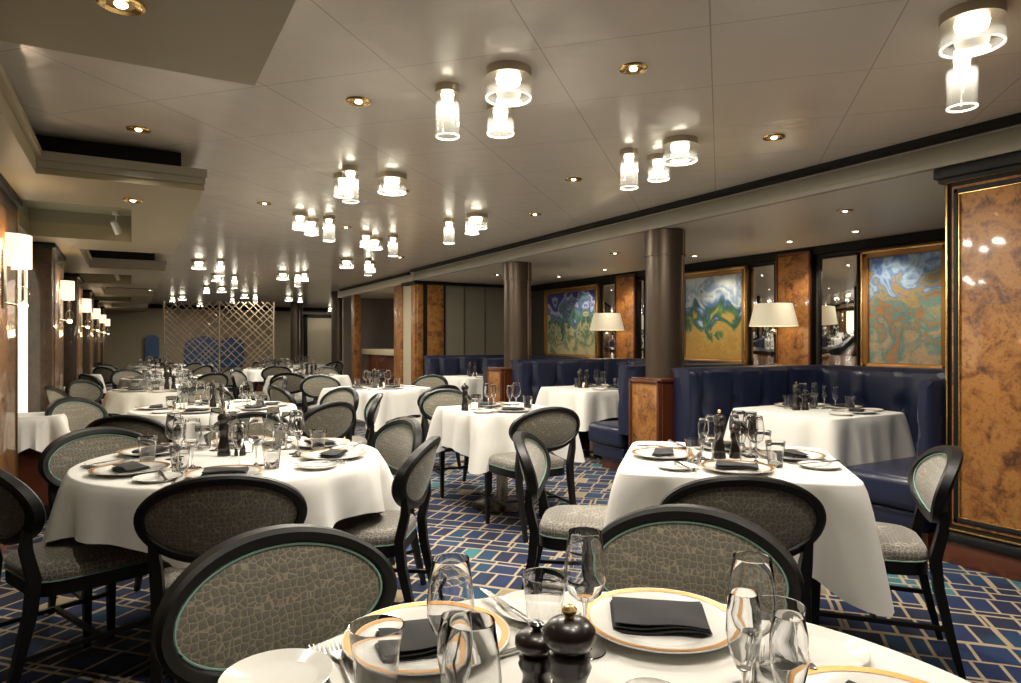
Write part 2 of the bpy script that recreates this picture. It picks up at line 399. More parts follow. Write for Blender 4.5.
# near edges measured: pilaster faces start here
PY = [4.24, 7.62, 10.9, 14.2, 17.5, 20.8, .9]
for i, y in enumerate(PY): left_pilaster(y, i)
for i, y in enumerate(PY[:6]):
    o = MB().box((XL+.012, y+(2.3 if i else 1.62), 1.2), (.02, 1.9 if i else .7, 1.7), .004).obj('wall_mirror', M_mirror)
    tag(o, ['tall mirror in the bay by the %s sconce' % w for w in ('first', 'second', 'third', 'fourth', 'fifth', 'sixth')][i], 'mirror')
o = MB().box((XL+.008, 6.95, 1.02), (.014, 1.3, 1.96), .003).obj('glowing_panel', M_panel)  # emissive panel drawn for the bright strip in the first bay
tag(o, 'tall glowing strip between the first two sconce pilasters', 'light panel')

# sconces
def make_sconce():
    r = thing('wall_sconce', 'wall sconce', 'wall lamp')
    MB().box((.0, 0, -.16), (.02, .10, .34), .006).obj('backplate', M_nickel, r)
    pr = MB(); n = 24
    for R, flip in ((.10, 0), (.098, 1)):
        v = []; f = []
        for z in (-.095, .095):
            for i in range(n+1):
                a = -PI/2 + PI*i/n; v.append((.02+R*1.15*math.cos(a), R*math.sin(a)*1.15, z))
        for i in range(n): f.append((i, i+1, n+2+i, n+1+i))
        pr.add(v, f)
    pr.obj('shade', M_sconce, r)
    MB().tube([(.01,0,-.30), (.07,0,-.31), (.09,0,-.28), (.09,0,-.10)], .007, 8).tube([(.01,0,0), (.09,0,0)], .006, 6).obj('arm', M_nickel, r)
    MB().lathe([(.004,-.30), (.03,-.295), (.038,-.26), (.03,-.22), (.012,-.20), (.02,-.15), (.012,-.11)], 14, (.09,0,0)).obj('crystal_body', M_crystal, r)
    MB().lathe([(.005,-.335), (.02,-.33), (.028,-.31), (.02,-.295)], 12, (.09,0,0)).obj('lower_glow', M_candle, r)
    light('POINT', (.09,0,.03), 3.5, (1,.78,.52), r, shadow_soft_size=.05)
    light('POINT', (.11,0,-.36), .8, (1,.72,.4), r, shadow_soft_size=.02)
    return r
sc = Proto(make_sconce())
for i, y in enumerate(PY[:6]):
    sc.put((-.64, y+.55, 1.79), 0, 'curved white shade sconce on the %s pilaster along the panelled wall' % ('first', 'second', 'third', 'fourth', 'fifth', 'sixth')[i], 'sconces on the panelled wall')
# side stations with folded white towels
def station(y, i):
    w = ('first', 'second', 'third', 'fourth', 'fifth')[i]
    r = thing('side_station', 'small brown wood side station under white cloth, %s along the panelled wall' % w, 'side table', (-.62, y, 0), 0, 'side stations along the panelled wall')
    MB().box((.02,0,.70), (.34,.34,.06), .005).box((.02,0,.36), (.30,.30,.64)).obj('cabinet_body', M_redwood, r)
    MB().box((.02,0,.05), (.26,.34,.1)).obj('plinth', M_black, r)
    c = cloth_mesh('square', .19, .19+.20, .738, 9, 1).obj('station_cloth', M_linen, None)
    c.location = (-.62, y, .001)
    tag(c, 'white cloth draped over the %s side station by the panelled wall' % w, 'cloth', 'cloths on the side stations')

# booth side: pilasters, paintings, mirrors on the right wall
def zat(py, X, Y): return EYE + (CY-py)*depth(X, Y)/F_PX
def wallrect(name, px0, px1, z0, z1, thick, m, parent=None, off=0):
    ya, yb = yat(px0, XR-.03), yat(px1, XR-.03)
    return MB().box((XR-.005-thick/2-off, (ya+yb)/2, (z0+z1)/2), (thick, abs(ya-yb), z1-z0), .004).obj(name, m, parent)
def rim(mb, x, y0, y1, z0, z1, w, t):
    mb.box((x, (y0+y1)/2, z1-w/2), (t, y1-y0, w), w*.2).box((x, (y0+y1)/2, z0+w/2), (t, y1-y0, w), w*.2)
    mb.box((x, y0+w/2, (z0+z1)/2), (t, w, z1-z0), w*.2).box((x, y1-w/2, (z0+z1)/2), (t, w, z1-z0), w*.2); return mb
def painting(px0, px1, m, label, n):
    ya, yb = yat(px1, XR-.05), yat(px0, XR-.05)
    r = thing('framed_painting', label, 'painting', (XR-.04, (ya+yb)/2, 1.6)); w = (yb-ya)/2
    rim(MB(), -.01, -w, w, -.62, .56, .085, .05).obj('frame', M_frame, r)
    rim(MB(), -.03, -w+.015, w-.015, -.605, .545, .022, .03).obj('frame_moulding', M_brass, r)
    MB().box((0,0,-.03), (.02, 2*w-.16, 1.03)).obj('canvas', m, r)
painting(545, 599, M_art1, 'gilt-framed green and blue painting above the farther booth', 1)
painting(681, 748, M_art2, 'gilt-framed painting with blue sky over ochre ground beside the thick column', 2)
painting(861, 952, M_art3, 'gilt-framed blue and teal painting next to the big burl pilaster', 3)
def wmirror(px0, px1, label):
    ya, yb = yat(px1, XR-.03), yat(px0, XR-.03); w = (yb-ya)/2
    r = thing('wall_mirror', label, 'mirror', (XR-.02, (ya+yb)/2, 1.55))
    MB().box((0,0,.0), (.02, 2*w, 1.2), .004).obj('glass', M_mirror, r)
    rim(MB(), -.008, -w, w, -.6, .6, .018, .03).obj('frame', M_black, r)
wmirror(601, 617, 'narrow mirror between green painting and burl panel above farther booth')
wmirror(638, 645, 'thin mirror strip beside the burl panel, half behind the thick column')
wmirror(749, 776, 'narrow mirror between the ochre painting and the burl panel')
wmirror(819, 859, 'wide mirror between the burl panel and the blue painting')
def wburl(px0, px1, n):
    ya, yb = yat(px1, XR-.05), yat(px0, XR-.05); w = (yb-ya)/2
    r = thing('wall_pilaster', None, None, (XR-.045, (ya+yb)/2, 1.6)); r['kind'] = 'structure'
    MB().box((.01,0,-.3), (.06, 2*w, 1.9)).obj('backing', M_black, r)
    MB().box((-.025,0,-.3), (.03, 2*w-.05, 1.86), .004).obj('burl_panel', M_burl, r)
    rim(MB(), -.03, -w, w, -1.25, .62, .022, .045).obj('edge_frame', M_redwood, r)
wburl(617, 637, 1); wburl(778, 813, 2)
# big burl pilaster in front
r = thing('wall_pilaster', 'big glossy burl wood pilaster with brass inlay', None, (0,0,0)); r['kind'] = 'structure'
x0 = XS+.03; y0, y1 = .75, 2.14
MB().box((x0+.28, (y0+y1)/2, 1.12), (.56, y1-y0, 2.24), .004).obj('core', M_black, r)
MB().box((x0-.002, (y0+y1)/2, 1.19), (.02, y1-y0-.09, 1.93), .004).obj('burl_panel', M_burl, r)
b = MB(); rim(b, x0-.006, y0+.015, y1-.012, .19, 2.19, .012, .02); rim(b, x0-.012, y0+.10, y1-.085, .27, 2.11, .006, .02); b.obj('brass_inlay', M_brass, r)
b = MB(); rim(b, x0-.013, y0+.07, y1-.055, .24, 2.14, .028, .012); b.obj('dark_banding', M_black, r)
MB().box((x0+.26, (y0+y1)/2, 2.235), (.64, y1-y0+.07, .065), .01).box((x0+.26, (y0+y1)/2, 2.19), (.60, y1-y0+.03, .02)).obj('cornice', M_black, r)
MB().box((x0+.27, (y0+y1)/2, .155), (.62, y1-y0+.06, .05), .008).obj('base_moulding', M_black, r)
MB().box((x0+.28, (y0+y1)/2, .068), (.60, y1-y0+.04, .136), .004).obj('plinth', M_redwood, r)

# columns
def column(X, Y, R, top, n):
    r = thing('column', 'round bronze brown column with a polished vertical strip', None, (X, Y, 0)); r['kind'] = 'structure'
    MB().lathe([(R,0), (R,top-.02)], 40).obj('shaft', M_column, r)
    MB().lathe([(R+.008,top-.22), (R+.008,top-.001)], 40).lathe([(R+.0005,top-.235), (R+.012,top-.235), (R+.012,top-.22), (R+.0005,top-.22)], 40).obj('collar', M_column, r)
    a = -1.2
    MB().box((R*math.cos(a), R*math.sin(a), top/2), (.022,.022,top-.01), .004, 2, None).obj('metal_strip', M_nickel, r)
for i, (X, Y, t) in enumerate(((4.2, 4.59, ZS), (4.28, 7.385, ZS), (4.3, 15.9, ZM), (4.3, 20.6, ZM))): column(X, Y, .173, t, i)

# booth zone end wall, pier and bar beyond
b = MB().box((5.45, 10.42, 1.2), (1.75, .12, 2.4)); struct('wall_booth_end', b, M_beige, smooth=0)
b = MB()
for x in (4.95, 5.35, 5.75): b.box((x, 10.355, 1.2), (.012, .01, 2.1))
struct('trim_6', b, M_dwall, smooth=0)
struct('trim_7', MB().box((5.4, 10.35, 2.24), (1.7, .03, .05)), M_black, smooth=0)
r = thing('wall_pilaster', 'corner pier with burl face and cream side by the booths', None, (0,0,0)); r['kind'] = 'structure'
MB().box((4.35, 10.75, 1.12), (.48, .70, 2.24)).obj('core', M_cream, r)
MB().box((4.42, 10.38, 1.12), (.30, .05, 2.2), .004).obj('burl_panel', M_burl, r)
MB().box((4.15, 10.38, 1.12), (.10, .055, 2.2), .004).box((4.10, 10.50, 1.12), (.05, .18, 2.2), .004).obj('burl_edge', M_burl, r)
MB().box((4.235, 10.375, 1.12), (.07, .05, 2.22)).box((4.585, 10.375, 1.12), (.03, .05, 2.22)).box((4.33, 10.6, 2.245), (.62, .62, .045)).obj('dark_edge', M_black, r)
struct('wall_bar', MB().box((5.6, 12.9, 1.2), (.1, 4.9, 2.4)).box((4.95, 15.2, 1.2), (1.5, .1, 2.4)), M_purple, smooth=0)
struct('ceiling_bar', MB().box((5.0, 12.9, 2.36), (1.75, 4.9, .17)), M_rsoff, smooth=0)
struct('trim_8', MB().box((4.12, 12.9, 2.425), (.08, 4.3, .04)), M_black, smooth=0)
r = thing('bar_counter', 'bar counter with pale stone top beyond the booths', 'counter', (4.56, 12.7, 0))
MB().box((0,0,1.06), (.62, 2.9, .11), .006).obj('countertop', M_marble, r)
MB().box((.03,0,.5), (.5, 2.84, 1.0)).obj('counter_body', M_redwood, r)
for yy, lab in ((11.25, 'burl post beside the bar counter, nearer end'), (14.0, 'burl post beside the bar counter, farther end')):
    p = MB().box((4.15, yy, 1.13), (.14, .22 if yy > 12 else .4, 2.26), .006); o = struct('wall_pilaster', p, M_burl, lab)
o = MB().lathe([(.001,.0), (.20,0), (.23,.03), (.21,.06), (.001,.06)], 28).obj('blue_wall_disc', M_bluep); o.rotation_euler = (0,-PI/2,0); o.location = (5.54, 13.9, 1.33); o.scale = (1,1,1)
tag(o, 'round glossy blue disc above the bar counter', 'wall decoration')
o = MB().box((0,0,0), (.12,.26,.02), .006).box((-.02,0,.05), (.02,.24,.1), .006).obj('card_terminal', M_steel); o.location = (4.4, 11.9, 1.127); tag(o, 'small metallic till on the bar counter', 'till')

# far end: lattice screen, blue panels, door
def lattice():
    r = thing('lattice_screen', 'champagne metal diamond lattice screen at the far end of the room', 'screen', (1.86, 17.6, 0))
    wd, z0, z1 = 2.5, .35, 2.24
    rot = -math.atan2(1.1, 2.4)
    for k in (-1, 1):
        b = MB(); cx = k*wd/4; hw = wd/4-.02
        rng = 12
        for sgn in (-1, 1):
            j = -3.
            while j < 3.:
                # line z = sgn*x + j clipped to the panel
                p = []
                for x in (-hw, hw):
                    z = sgn*x+j+1.3; p.append((x, z))
                (xa, za), (xb, zb) = p
                def clip(x1, q1, x2, q2):
                    pts = [(x1, q1), (x2, q2)]; out = []
                    for lim, s in ((z0, 1), (z1, -1)):
                        out = []
                        (ax, az), (bx, bz) = pts
                        ina, inb = s*(az-lim) >= 0, s*(bz-lim) >= 0
                        if not ina and not inb: return None
                        if ina != inb:
                            t = (lim-az)/(bz-az); q = (ax+(bx-ax)*t, lim)
                            pts = [(ax, az), q] if ina else [q, (bx, bz)]
                    return pts
                c = clip(xa, za, xb, zb)
                if c: b.tube([(cx+c[0][0], sgn*.008, c[0][1]), (cx+c[1][0], sgn*.008, c[1][1])], .012, 4)
                j += random.choice((.13, .17, .24))
        b.obj('lattice_panel', M_lattice, r)
    f = MB()
    for x in (-wd/2, 0, wd/2): f.box((x, 0, 1.12), (.03,.04,2.24))
    f.box((0,0,z0), (wd,.04,.03)).obj('frame', M_lattice, r)
    MB().box((0,0,.17), (wd,.08,.34)).obj('base', M_redwood, r)
    return r
lat_ = lattice(); lat_.rotation_euler = (0,0,math.atan2(-1.1,2.4)*.75)
def bluepanel(px, wpx, top, h, label):
    Y = YF-.12; k = (px-CX)/F_PX; X = Y*(sT+k*cT)/(cT-k*sT); d = depth(X, Y); w = wpx*d/F_PX/2
    pts = []
    zt = EYE+(CY-top)*d/F_PX; zb = zt-h
    for i in range(13):
        a = PI*i/12; pts.append((w*math.cos(a), zt-w*.7+w*.7*math.sin(a)))
    pts += [(-w, zb), (w, zb)]
    v = [(x, 0, z) for x, z in pts]+[(x, .08, z) for x, z in pts]; n = len(pts)
    b = MB().add(v, [tuple(range(n)), tuple(reversed(range(n, 2*n)))]+[(i, (i+1) % n, n+(i+1) % n, n+i) for i in range(n)])
    o = b.obj('wall_panel_art', M_bluep); o.location = (X, Y, 0); tag(o, label, 'wall decoration')
bluepanel(152, 13, 335, 1.2, 'narrow blue round-topped panel on the far wall beside the lattice')
bluepanel(203, 34, 336, 1.3, 'wide blue round-topped panel behind the middle of the lattice')
bluepanel(232, 22, 337, 1.0, 'small blue round-topped panel behind the lattice near its column side')
struct('door_1', MB().box((5.9, YF-.06, 1.05), (1.1, .1, 2.1)), M_cream, smooth=0)
b = MB(); 
for x in (5.3, 6.5): b.box((x, YF-.08, 1.1), (.1,.14,2.2))
b.box((5.9, YF-.08, 2.17), (1.3,.14,.1)); struct('trim_9', b, M_black, smooth=0)
struct('trim_10', MB().box((3.2, YF-.08, 2.38), (8, .12, .12)), M_black, smooth=0)

# ------------------------------------------------------------------ booths
def sweep(path, prof_fn, m, name, parent):
    pts = [Vector((x, y, 0)) for x, y in path]
    rs = [pts[0]]; step = .035
    for a, b2 in zip(pts, pts[1:]):
        n = max(1, round((b2-a).length/step))
        for i in range(1, n+1): rs.append(a.lerp(b2, i/n))
    s = 0; rows = []
    tot = sum((q-p).length for p, q in zip(rs, rs[1:]))
    for i, p in enumerate(rs):
        t = (rs[min(i+1, len(rs)-1)]-rs[max(i-1, 0)]).normalized(); nrm = Vector((-t.y, t.x, 0))  # inward side is +nrm for our path
        if i: s += (p-rs[i-1]).length
        rows.append([p + nrm*(-o)+Vector((0,0,z)) for o, z in prof_fn(s, tot)])
    n = len(rows[0]); b = MB(); v = [q for r_ in rows for q in r_]; f = []
    for i in range(len(rows)-1):
        for j in range(n): k = (j+1) % n; f.append((i*n+j, i*n+k, (i+1)*n+k, (i+1)*n+j))
    f.append(tuple(range(n))); f.append(tuple(reversed(range((len(rows)-1)*n, len(rows)*n))))
    b.add(v, f); return b.obj(name, m, parent, smooth=50)
def backprof(zb, zt, th0, chan=.36, thin=0):
    def fn(s, tot):
        th = .09 if s < thin else th0
        e = min(s, tot-s); er = 1.-max(0, (.05-e)/.05)**2*.5       # soften the ends
        n = 15; out = []
        for i in range(n+1):
            u = i/n; z = zb+(zt-.04-zb)*u
            ph = (s/chan) % 1; dseam = min(ph, 1-ph)*chan
            d = .034*(1-math.exp(-(dseam/.035)**2))
            bz = zb+(zt-zb)*.52
            r2 = ((dseam)**2+(z-bz)**2)/.045**2
            d -= .036*math.exp(-r2)
            puff = .012*math.sin(PI*u)
            out.append((-(d+puff)*er+.0, z))
        out += [(.0, zt-.02), (.02, zt-.003), (th*.5, zt), (th-.02*er, zt-.01), (th*er, zt-.05), (th*er, zb)]
        return out
    return fn
def booth(yc, idx, label):
    ya, yb = (2.23 if idx == 0 else yc-.95), yc+.95          # inner faces of the two arms
    r = thing('banquette', label, 'booth seat', (0,0,0), 0, 'navy leather booths along the painting wall')
    xa, xb, rad = (4.0, 5.62, .3)
    path = [(xa, ya), (xb-rad, ya)]
    for i in range(1, 9): a = -PI/2+PI/2*i/8; path.append((xb-rad+rad*math.cos(a), ya+rad+rad*math.sin(a)))
    path.append((xb, yb-rad))
    for i in range(1, 9): a = PI/2*i/8; path.append((xb-rad+rad*math.cos(a), yb-rad+rad*math.sin(a)))
    path.append((xa, yb))
    sweep(path, backprof(.40, 1.05, .21, .36, 1.3 if idx == 0 else 0), M_leather, 'backrest', r)
    for (cx, cy, dx, dy) in ((4.83, ya+.27, 1.62, .54), (4.83, yb-.27, 1.62, .54), (5.37, (ya+yb)/2, .50, yb-ya-1.1)):
        MB().box((cx, cy, .355), (dx, dy, .20), .05, 4).obj('seat', M_leather, r)
        MB().box((cx+.02, cy, .19), (dx-.06, dy-.05, .14), .03, 3).obj('seat_base', M_leather, r)
    MB().box((4.87, ya+.24, .06), (1.44, .42, .12)).box((4.87, yb-.24, .06), (1.44, .42, .12)).box((5.4, yc, .06), (.40, 1.2, .12)).obj('plinth', M_redwood, r)
    # backing carcass down to the floor
    MB().box((xb+.14, yc, .5), (.18, 1.9, 1.0)).obj('carcass', M_redwood, r)
YB = [3.15, 5.95, 8.75]
for i, y in enumerate(YB): booth(y, i, ('tufted navy leather booth before the wide mirror and blue painting', 'navy leather booth between the two thick columns', 'navy leather booth by the beige end wall')[i])
for i, y in enumerate((4.55, 7.35)):
    r = thing('booth_divider', ('burl-ended divider at the foot of the nearer thick column', 'burl-ended divider at the foot of the farther thick column')[i], 'divider', (0,0,0))
    MB().box((4.95, y, .46), (1.98, .36, .92)).obj('core', M_redwood, r)
    MB().box((3.95, y, .60), (.04, .38, .64), .004).obj('burl_panel', M_burl, r)
    b = MB(); rim(b, 3.935, y-.195, y+.195, .27, .93, .022, .05); b.obj('edge_frame', M_redwood, r)
    MB().box((4.95, y, .935), (2.02, .40, .03), .006).obj('top_ledge', M_redwood, r)
struct('trim_11', MB().box((6.06, 5.95, .5), (.46, 8.5, 1.0)), M_redwood, smooth=0)

# table lamps on the ledge
def make_lamp():
    r = thing('table_lamp', 'lamp', 'lamp')
    MB().lathe([(.0,0), (.085,0), (.085,.02), (.05,.03), (.02,.04)], 20).obj('base', M_nickel, r)
    MB().lathe([(.038,.04), (.038,.34), (.03,.36), (.04,.38), (.018,.40)], 8).obj('crystal_stem', M_crystal, r)
    MB().lathe([(.008,.40), (.008,.62)], 8).obj('rod', M_nickel, r)
    MB().lathe([(.248,.43), (.19,.67)], 36).lathe([(.246,.43), (.188,.67)], 36).obj('shade', M_shade, r)
    light('POINT', (0,0,.54), 3, (1,.80,.52), r, shadow_soft_size=.06)
    return r
lp = Proto(make_lamp())
lp.put((5.95, 4.83, 1.002), 0, 'cream-shaded crystal lamp beside the burl panel above the nearer divider', 'table lamps behind the booths')
lp.put((5.95, 7.70, 1.002), 0, 'cream-shaded crystal lamp beside the green painting above the farther divider', 'table lamps behind the booths')

# ------------------------------------------------------------------ chairs
def oval_pt(a, hw, hz, oy=0., cz=.70):
    x, z = hw*math.cos(a), cz+hz*math.sin(a)
    y = -.235-(z-.5)*.26+.055*(x/.26)**2+oy
    return Vector((x, y, z))
def make_chair():
    r = thing('dining_chair', 'chair', 'chair')
    hwf, hzf = .262, .150
    fr = MB(); n = 56; prof = [(-.0, .012), (.0, .024), (.006, .03), (.024, .03), (.033, .020), (.033, -.012), (.024, -.02), (.006, -.02), (.0, -.012)]
    v, f = [], []; k = len(prof)
    for i in range(n):
        a = 2*PI*i/n
        for ins, oy in prof: v.append(oval_pt(a, hwf-.033+ins, hzf-.033+ins, oy-.005))
    for i in range(n):
        for j in range(k): q = (j+1) % k; w = (i+1) % n; f.append((i*k+j, i*k+q, w*k+q, w*k+j))
    fr.add(v, f).obj('back_frame', M_wood, r)
    def pad(off, bulge, name):
        rings = 7; v = [oval_pt(0, 0, 0, off+bulge)]; f = []
        for q in range(1, rings+1):
            t = q/rings; o = off+bulge*(1-t**2.2)
            for i in range(n): v.append(oval_pt(2*PI*i/n, (hwf-.032)*t, (hzf-.032)*t, o))
        for i in range(n): f.append((0, 1+i, 1+(i+1) % n))
        for q in range(rings-1):
            for i in range(n): a0 = 1+q*n+i; b0 = 1+q*n+(i+1) % n; f.append((a0, a0+n, b0+n, b0))
        return MB().add(v, f).obj(name, M_fab, r)
    p1 = pad(.012, .022, 'backrest'); pad(-.012, -.012, 'backrest_rear')
    MB().tube([oval_pt(2*PI*i/n, hwf-.036, hzf-.036, .017) for i in range(n)], .0029, 6, True).obj('back_piping', M_mint, r)
    # seat
    def outline(s, m=44):
        out = []
        for i in range(m):
            a = 2*PI*i/m; ca, sa = math.cos(a), math.sin(a); e = .42
            x = abs(ca)**e*(1 if ca > 0 else -1); y = abs(sa)**e*(1 if sa > 0 else -1)
            y0 = .225*y*s; hw = (.222+.022*y)*s; out.append((x*hw, y0+.005))
        return out
    v, f = [], []; levels = [(.985, .425), (1.0, .435), (1.0, .452), (.97, .467), (.88, .478), (.65, .490), (.3, .496)]
    for s_, z in levels: v += [(x, y, z) for x, y in outline(s_)]
    m = 44
    for j in range(len(levels)-1):
        for i in range(m): k2 = (i+1) % m; f.append((j*m+i, j*m+k2, (j+1)*m+k2, (j+1)*m+i))
    f.append(tuple(range((len(levels)-1)*m, len(levels)*m))); f.append(tuple(reversed(range(m))))
    MB().add(v, f).obj('seat', M_seatfab, r, smooth=60)
    MB().tube([(x, y, .428) for x, y in outline(1.008)], .0028, 6, True).obj('seat_piping', M_mint, r)
    a = outline(.995); b = MB().prism([(x, y) for x, y in a], .375, .424); b.obj('seat_frame', M_wood, r)
    for s in (-1, 1):
        b = MB(); b.tube([(s*.215,.19,0), (s*.216,.19,.2), (s*.214,.185,.40)], [.016,.021,.027], 4); b.obj('leg', M_wood, r)
        b = MB(); q = oval_pt(PI/2, 0, 0)
        pts = [(s*.19,-.315,0), (s*.192,-.275,.16), (s*.195,-.235,.34), (s*.195,-.225,.45), (s*.198,-.250,.56), (s*.208,-.250,.635)]
        b.tube(pts, [.016,.021,.026,.027,.025,.016], 4); b.obj('leg', M_wood, r)
        b = MB().tube([(s*.203,-.265,.19), (s*.215,.19,.19)], .012, 4); b.obj('stretcher', M_wood, r)
    MB().tube([(-.21,-.02,.19), (.21,-.02,.19)], .012, 4).obj('stretcher', M_wood, r)
    return r
CH = Proto(make_chair())
def chair(lat, d, fl, fd, label, group=None):
    x, y = W(lat, d); f = W(fl, fd); rz = math.atan2(-f[0], f[1])
    return CH.put((x, y, 0), rz, label, group or 'oval-backed dining chairs')

# ------------------------------------------------------------------ table and linen
def cloth_mesh(kind, a, c, ztop, seed=0, drop_scale=1.):
    """kind square: half side a; round: radius a; c half side of the cloth (round cloth tables use a square cloth)"""
    rnd = random.Random(seed); n = 192; rows = []; ph = [rnd.uniform(0, 6.28) for _ in range(4)]
    def per(i):
        t = 2*PI*i/n
        if kind == 'round': return Vector((math.cos(t), math.sin(t), 0))*a, Vector((math.cos(t), math.sin(t), 0)), t
        ct, st = math.cos(t), math.sin(t); m = max(abs(ct), abs(st)); p = Vector((ct/m, st/m, 0))*a
        # rounded corner
        e = 14.; q = (abs(ct)**e+abs(st)**e)**(1/e); p = Vector((ct/q, st/q, 0))*a
        nn = Vector((abs(ct)**(e-1)*(1 if ct > 0 else -1), abs(st)**(e-1)*(1 if st > 0 else -1), 0)).normalized()
        return p, nn, t
    NV = 12; data = []
    for i in range(n):
        p, nn, t = per(i)
        tt = (t+PI/4) % (PI/2)-PI/4; corner = abs(abs(tt)-PI/4)       # 0 at a corner
        ct, st = abs(math.cos(t)), abs(math.sin(t))
        if kind == 'round': hang = c*.98-a+(c/max(ct, st)-c)*.62
        else:
            u = corner*a*1.2; hang = (c-a)*(1+.42*math.exp(-(u/.13)**2))
        cf = math.exp(-(corner/(.20 if kind == 'round' else .10))**2)
        rip = (1-2*abs(math.sin(t*7+ph[0]+.5*math.sin(3*t))))*.6+math.sin(t*19+ph[1])*.22+math.sin(t*5+ph[2])*.3
        data.append((p, nn, hang*drop_scale, cf, rip, corner, tt))
    v = [(0,0,ztop)]; f = []
    for q, dz in ((.35,0), (.7,0), (.94,0), (.99,0), (1.0,.0025), (1.004,.008)):
        for p, *_ in data: v.append((p.x*q, p.y*q, ztop-dz))
    for j in range(1, NV+1):
        s = j/NV
        for p, nn, hang, cf, rip, corner, tt in data:
            amp = .05 if kind == 'round' else .012
            rad = p.normalized() if kind == 'round' else nn
            side = Vector((-rad.y, rad.x, 0))
            out = .012*min(1, s*5)+(amp*rip)*s**1.2+.035*s
            flare = cf*(.10 if kind == 'round' else .075)*s
            dirc = p.normalized()
            zz = ztop-hang*s**1.05+.0
            if j == 1: out = .009
            # fold beside each corner
            pull = -(.05 if kind == 'round' else .065)*math.exp(-((corner-.24)/.09)**2)*s
            q = p+rad*(out+pull)+dirc*flare
            v.append((q.x, q.y, zz+(.004 if j == 1 else 0)*0))
    R = 6+NV
    for i in range(n): f.append((0, 1+i, 1+(i+1) % n))
    for q in range(R-1):
        for i in range(n): a0 = 1+q*n+i; b0 = 1+q*n+(i+1) % n; f.append((a0, a0+n, b0+n, b0))
    return MB().add(v, f)
for i, y in enumerate((5.95, 9.25, 12.6, 15.9)): station(y, i)
ZT = .75
CLOTH = {}
def table(kind, x, y, rz, a, c, label, clabel, seed=0, top=True):
    r = thing(kind+'_table', label, 'table', (x, y, 0), rz, 'dining tables')
    b = MB()
    if kind == 'round': b.lathe([(.001,.715), (a-.02,.715), (a-.012,.722), (a-.012,.742), (.001,.742)], 40)
    else: b.box((0,0,.729), (2*a-.08, 2*a-.08, .026), .004)
    b.obj('tabletop', M_redwood, r)
    MB().lathe([(.045,.03), (.045,.715)], 20).obj('pedestal', M_base, r)
    MB().lathe([(.001,0), (.24,0), (.24,.008), (.20,.02), (.06,.034), (.045,.05)], 32).obj('base', M_base, r)
    key = (kind, a, c, seed)
    if key not in CLOTH: CLOTH[key] = cloth_mesh(kind, a, c, ZT, seed).mesh('tablecloth', M_linen, 60)
    o = bpy.data.objects.new('tablecloth', CLOTH[key]); C.objects.link(o); o.location = (x, y, 0); o.rotation_euler = (0,0,rz)
    tag(o, clabel, 'tablecloth', 'white tablecloths')
    return r

# ------------------------------------------------------------------ tableware
def lathe_parts(name, label, cat, parts, simple=False):
    if simple:
        b = MB()
        for pn, prof, m, n in parts: b.lathe(prof, 14)
        o = b.obj(name, parts[0][2]); return tag(o, label, cat)
    r = thing(name, label, cat)
    for pn, prof, m, n in parts: MB().lathe(prof, n).obj(pn, m, r)
    return r
wine_p = [('bowl', [(.003,.082), (.016,.086), (.028,.098), (.0345,.118), (.0352,.135), (.032,.165), (.0275,.198), (.0272,.2), (.0266,.1985), (.0311,.165), (.0343,.135), (.0336,.118), (.0270,.0990), (.015,.0878), (.001,.086)], M_glass, 32),
          ('stem', [(.0065,.086), (.0035,.07), (.003,.04), (.0045,.012), (.012,.004)], M_glass, 12), ('foot', [(.012,.004), (.034,.0015), (.035,0), (.001,0)], M_glass, 28)]
flute_p = [('bowl', [(.002,.072), (.010,.078), (.019,.10), (.0235,.125), (.0225,.155), (.0185,.178), (.0182,.1795), (.0177,.178), (.0217,.155), (.0227,.125), (.018,.1015), (.009,.081), (.001,.078)], M_glass, 28),
           ('stem', [(.006,.076), (.003,.062), (.003,.03), (.0045,.01), (.010,.0035)], M_glass, 12), ('foot', [(.010,.0035), (.029,.0015), (.03,0), (.001,0)], M_glass, 28)]
tumb_p = [('bowl', [(.001,.0), (.027,.0), (.029,.003), (.0335,.06), (.040,.105), (.0405,.106), (.0385,.106), (.032,.06), (.0265,.012), (.001,.010)], M_glass, 36)]
P = {}
for s in (False, True):
    t = ' simple' if s else ''
    P['wine'+t] = Proto(lathe_parts('wine_glass', 'x', 'wine glass', wine_p, s))
    P['flute'+t] = Proto(lathe_parts('champagne_glass', 'x', 'champagne glass', flute_p, s))
o = MB().lathe(tumb_p[0][1], 30).obj('tumbler', M_glass); tag(o, 'x', 'tumbler'); P['tumbler'] = Proto(o)
r = thing('charger_plate', 'x', 'plate')
MB().lathe([(.001,.004), (.085,.004), (.092,.008), (.128,.0165), (.1425,.019), (.143,.017), (.10,.003), (.08,0), (.001,0)], 56).obj('dish', M_china, r)
MB().lathe([(.1275,.0172), (.1395,.0193)], 56).obj('gold_band', M_gold, r)
P['plate'] = Proto(r)
o = MB().lathe([(.001,.003), (.055,.003), (.062,.006), (.082,.014), (.0835,.0135), (.065,.002), (.05,0), (.001,0)], 44).obj('bread_plate', M_china); tag(o, 'x', 'plate'); P['side'] = Proto(o)
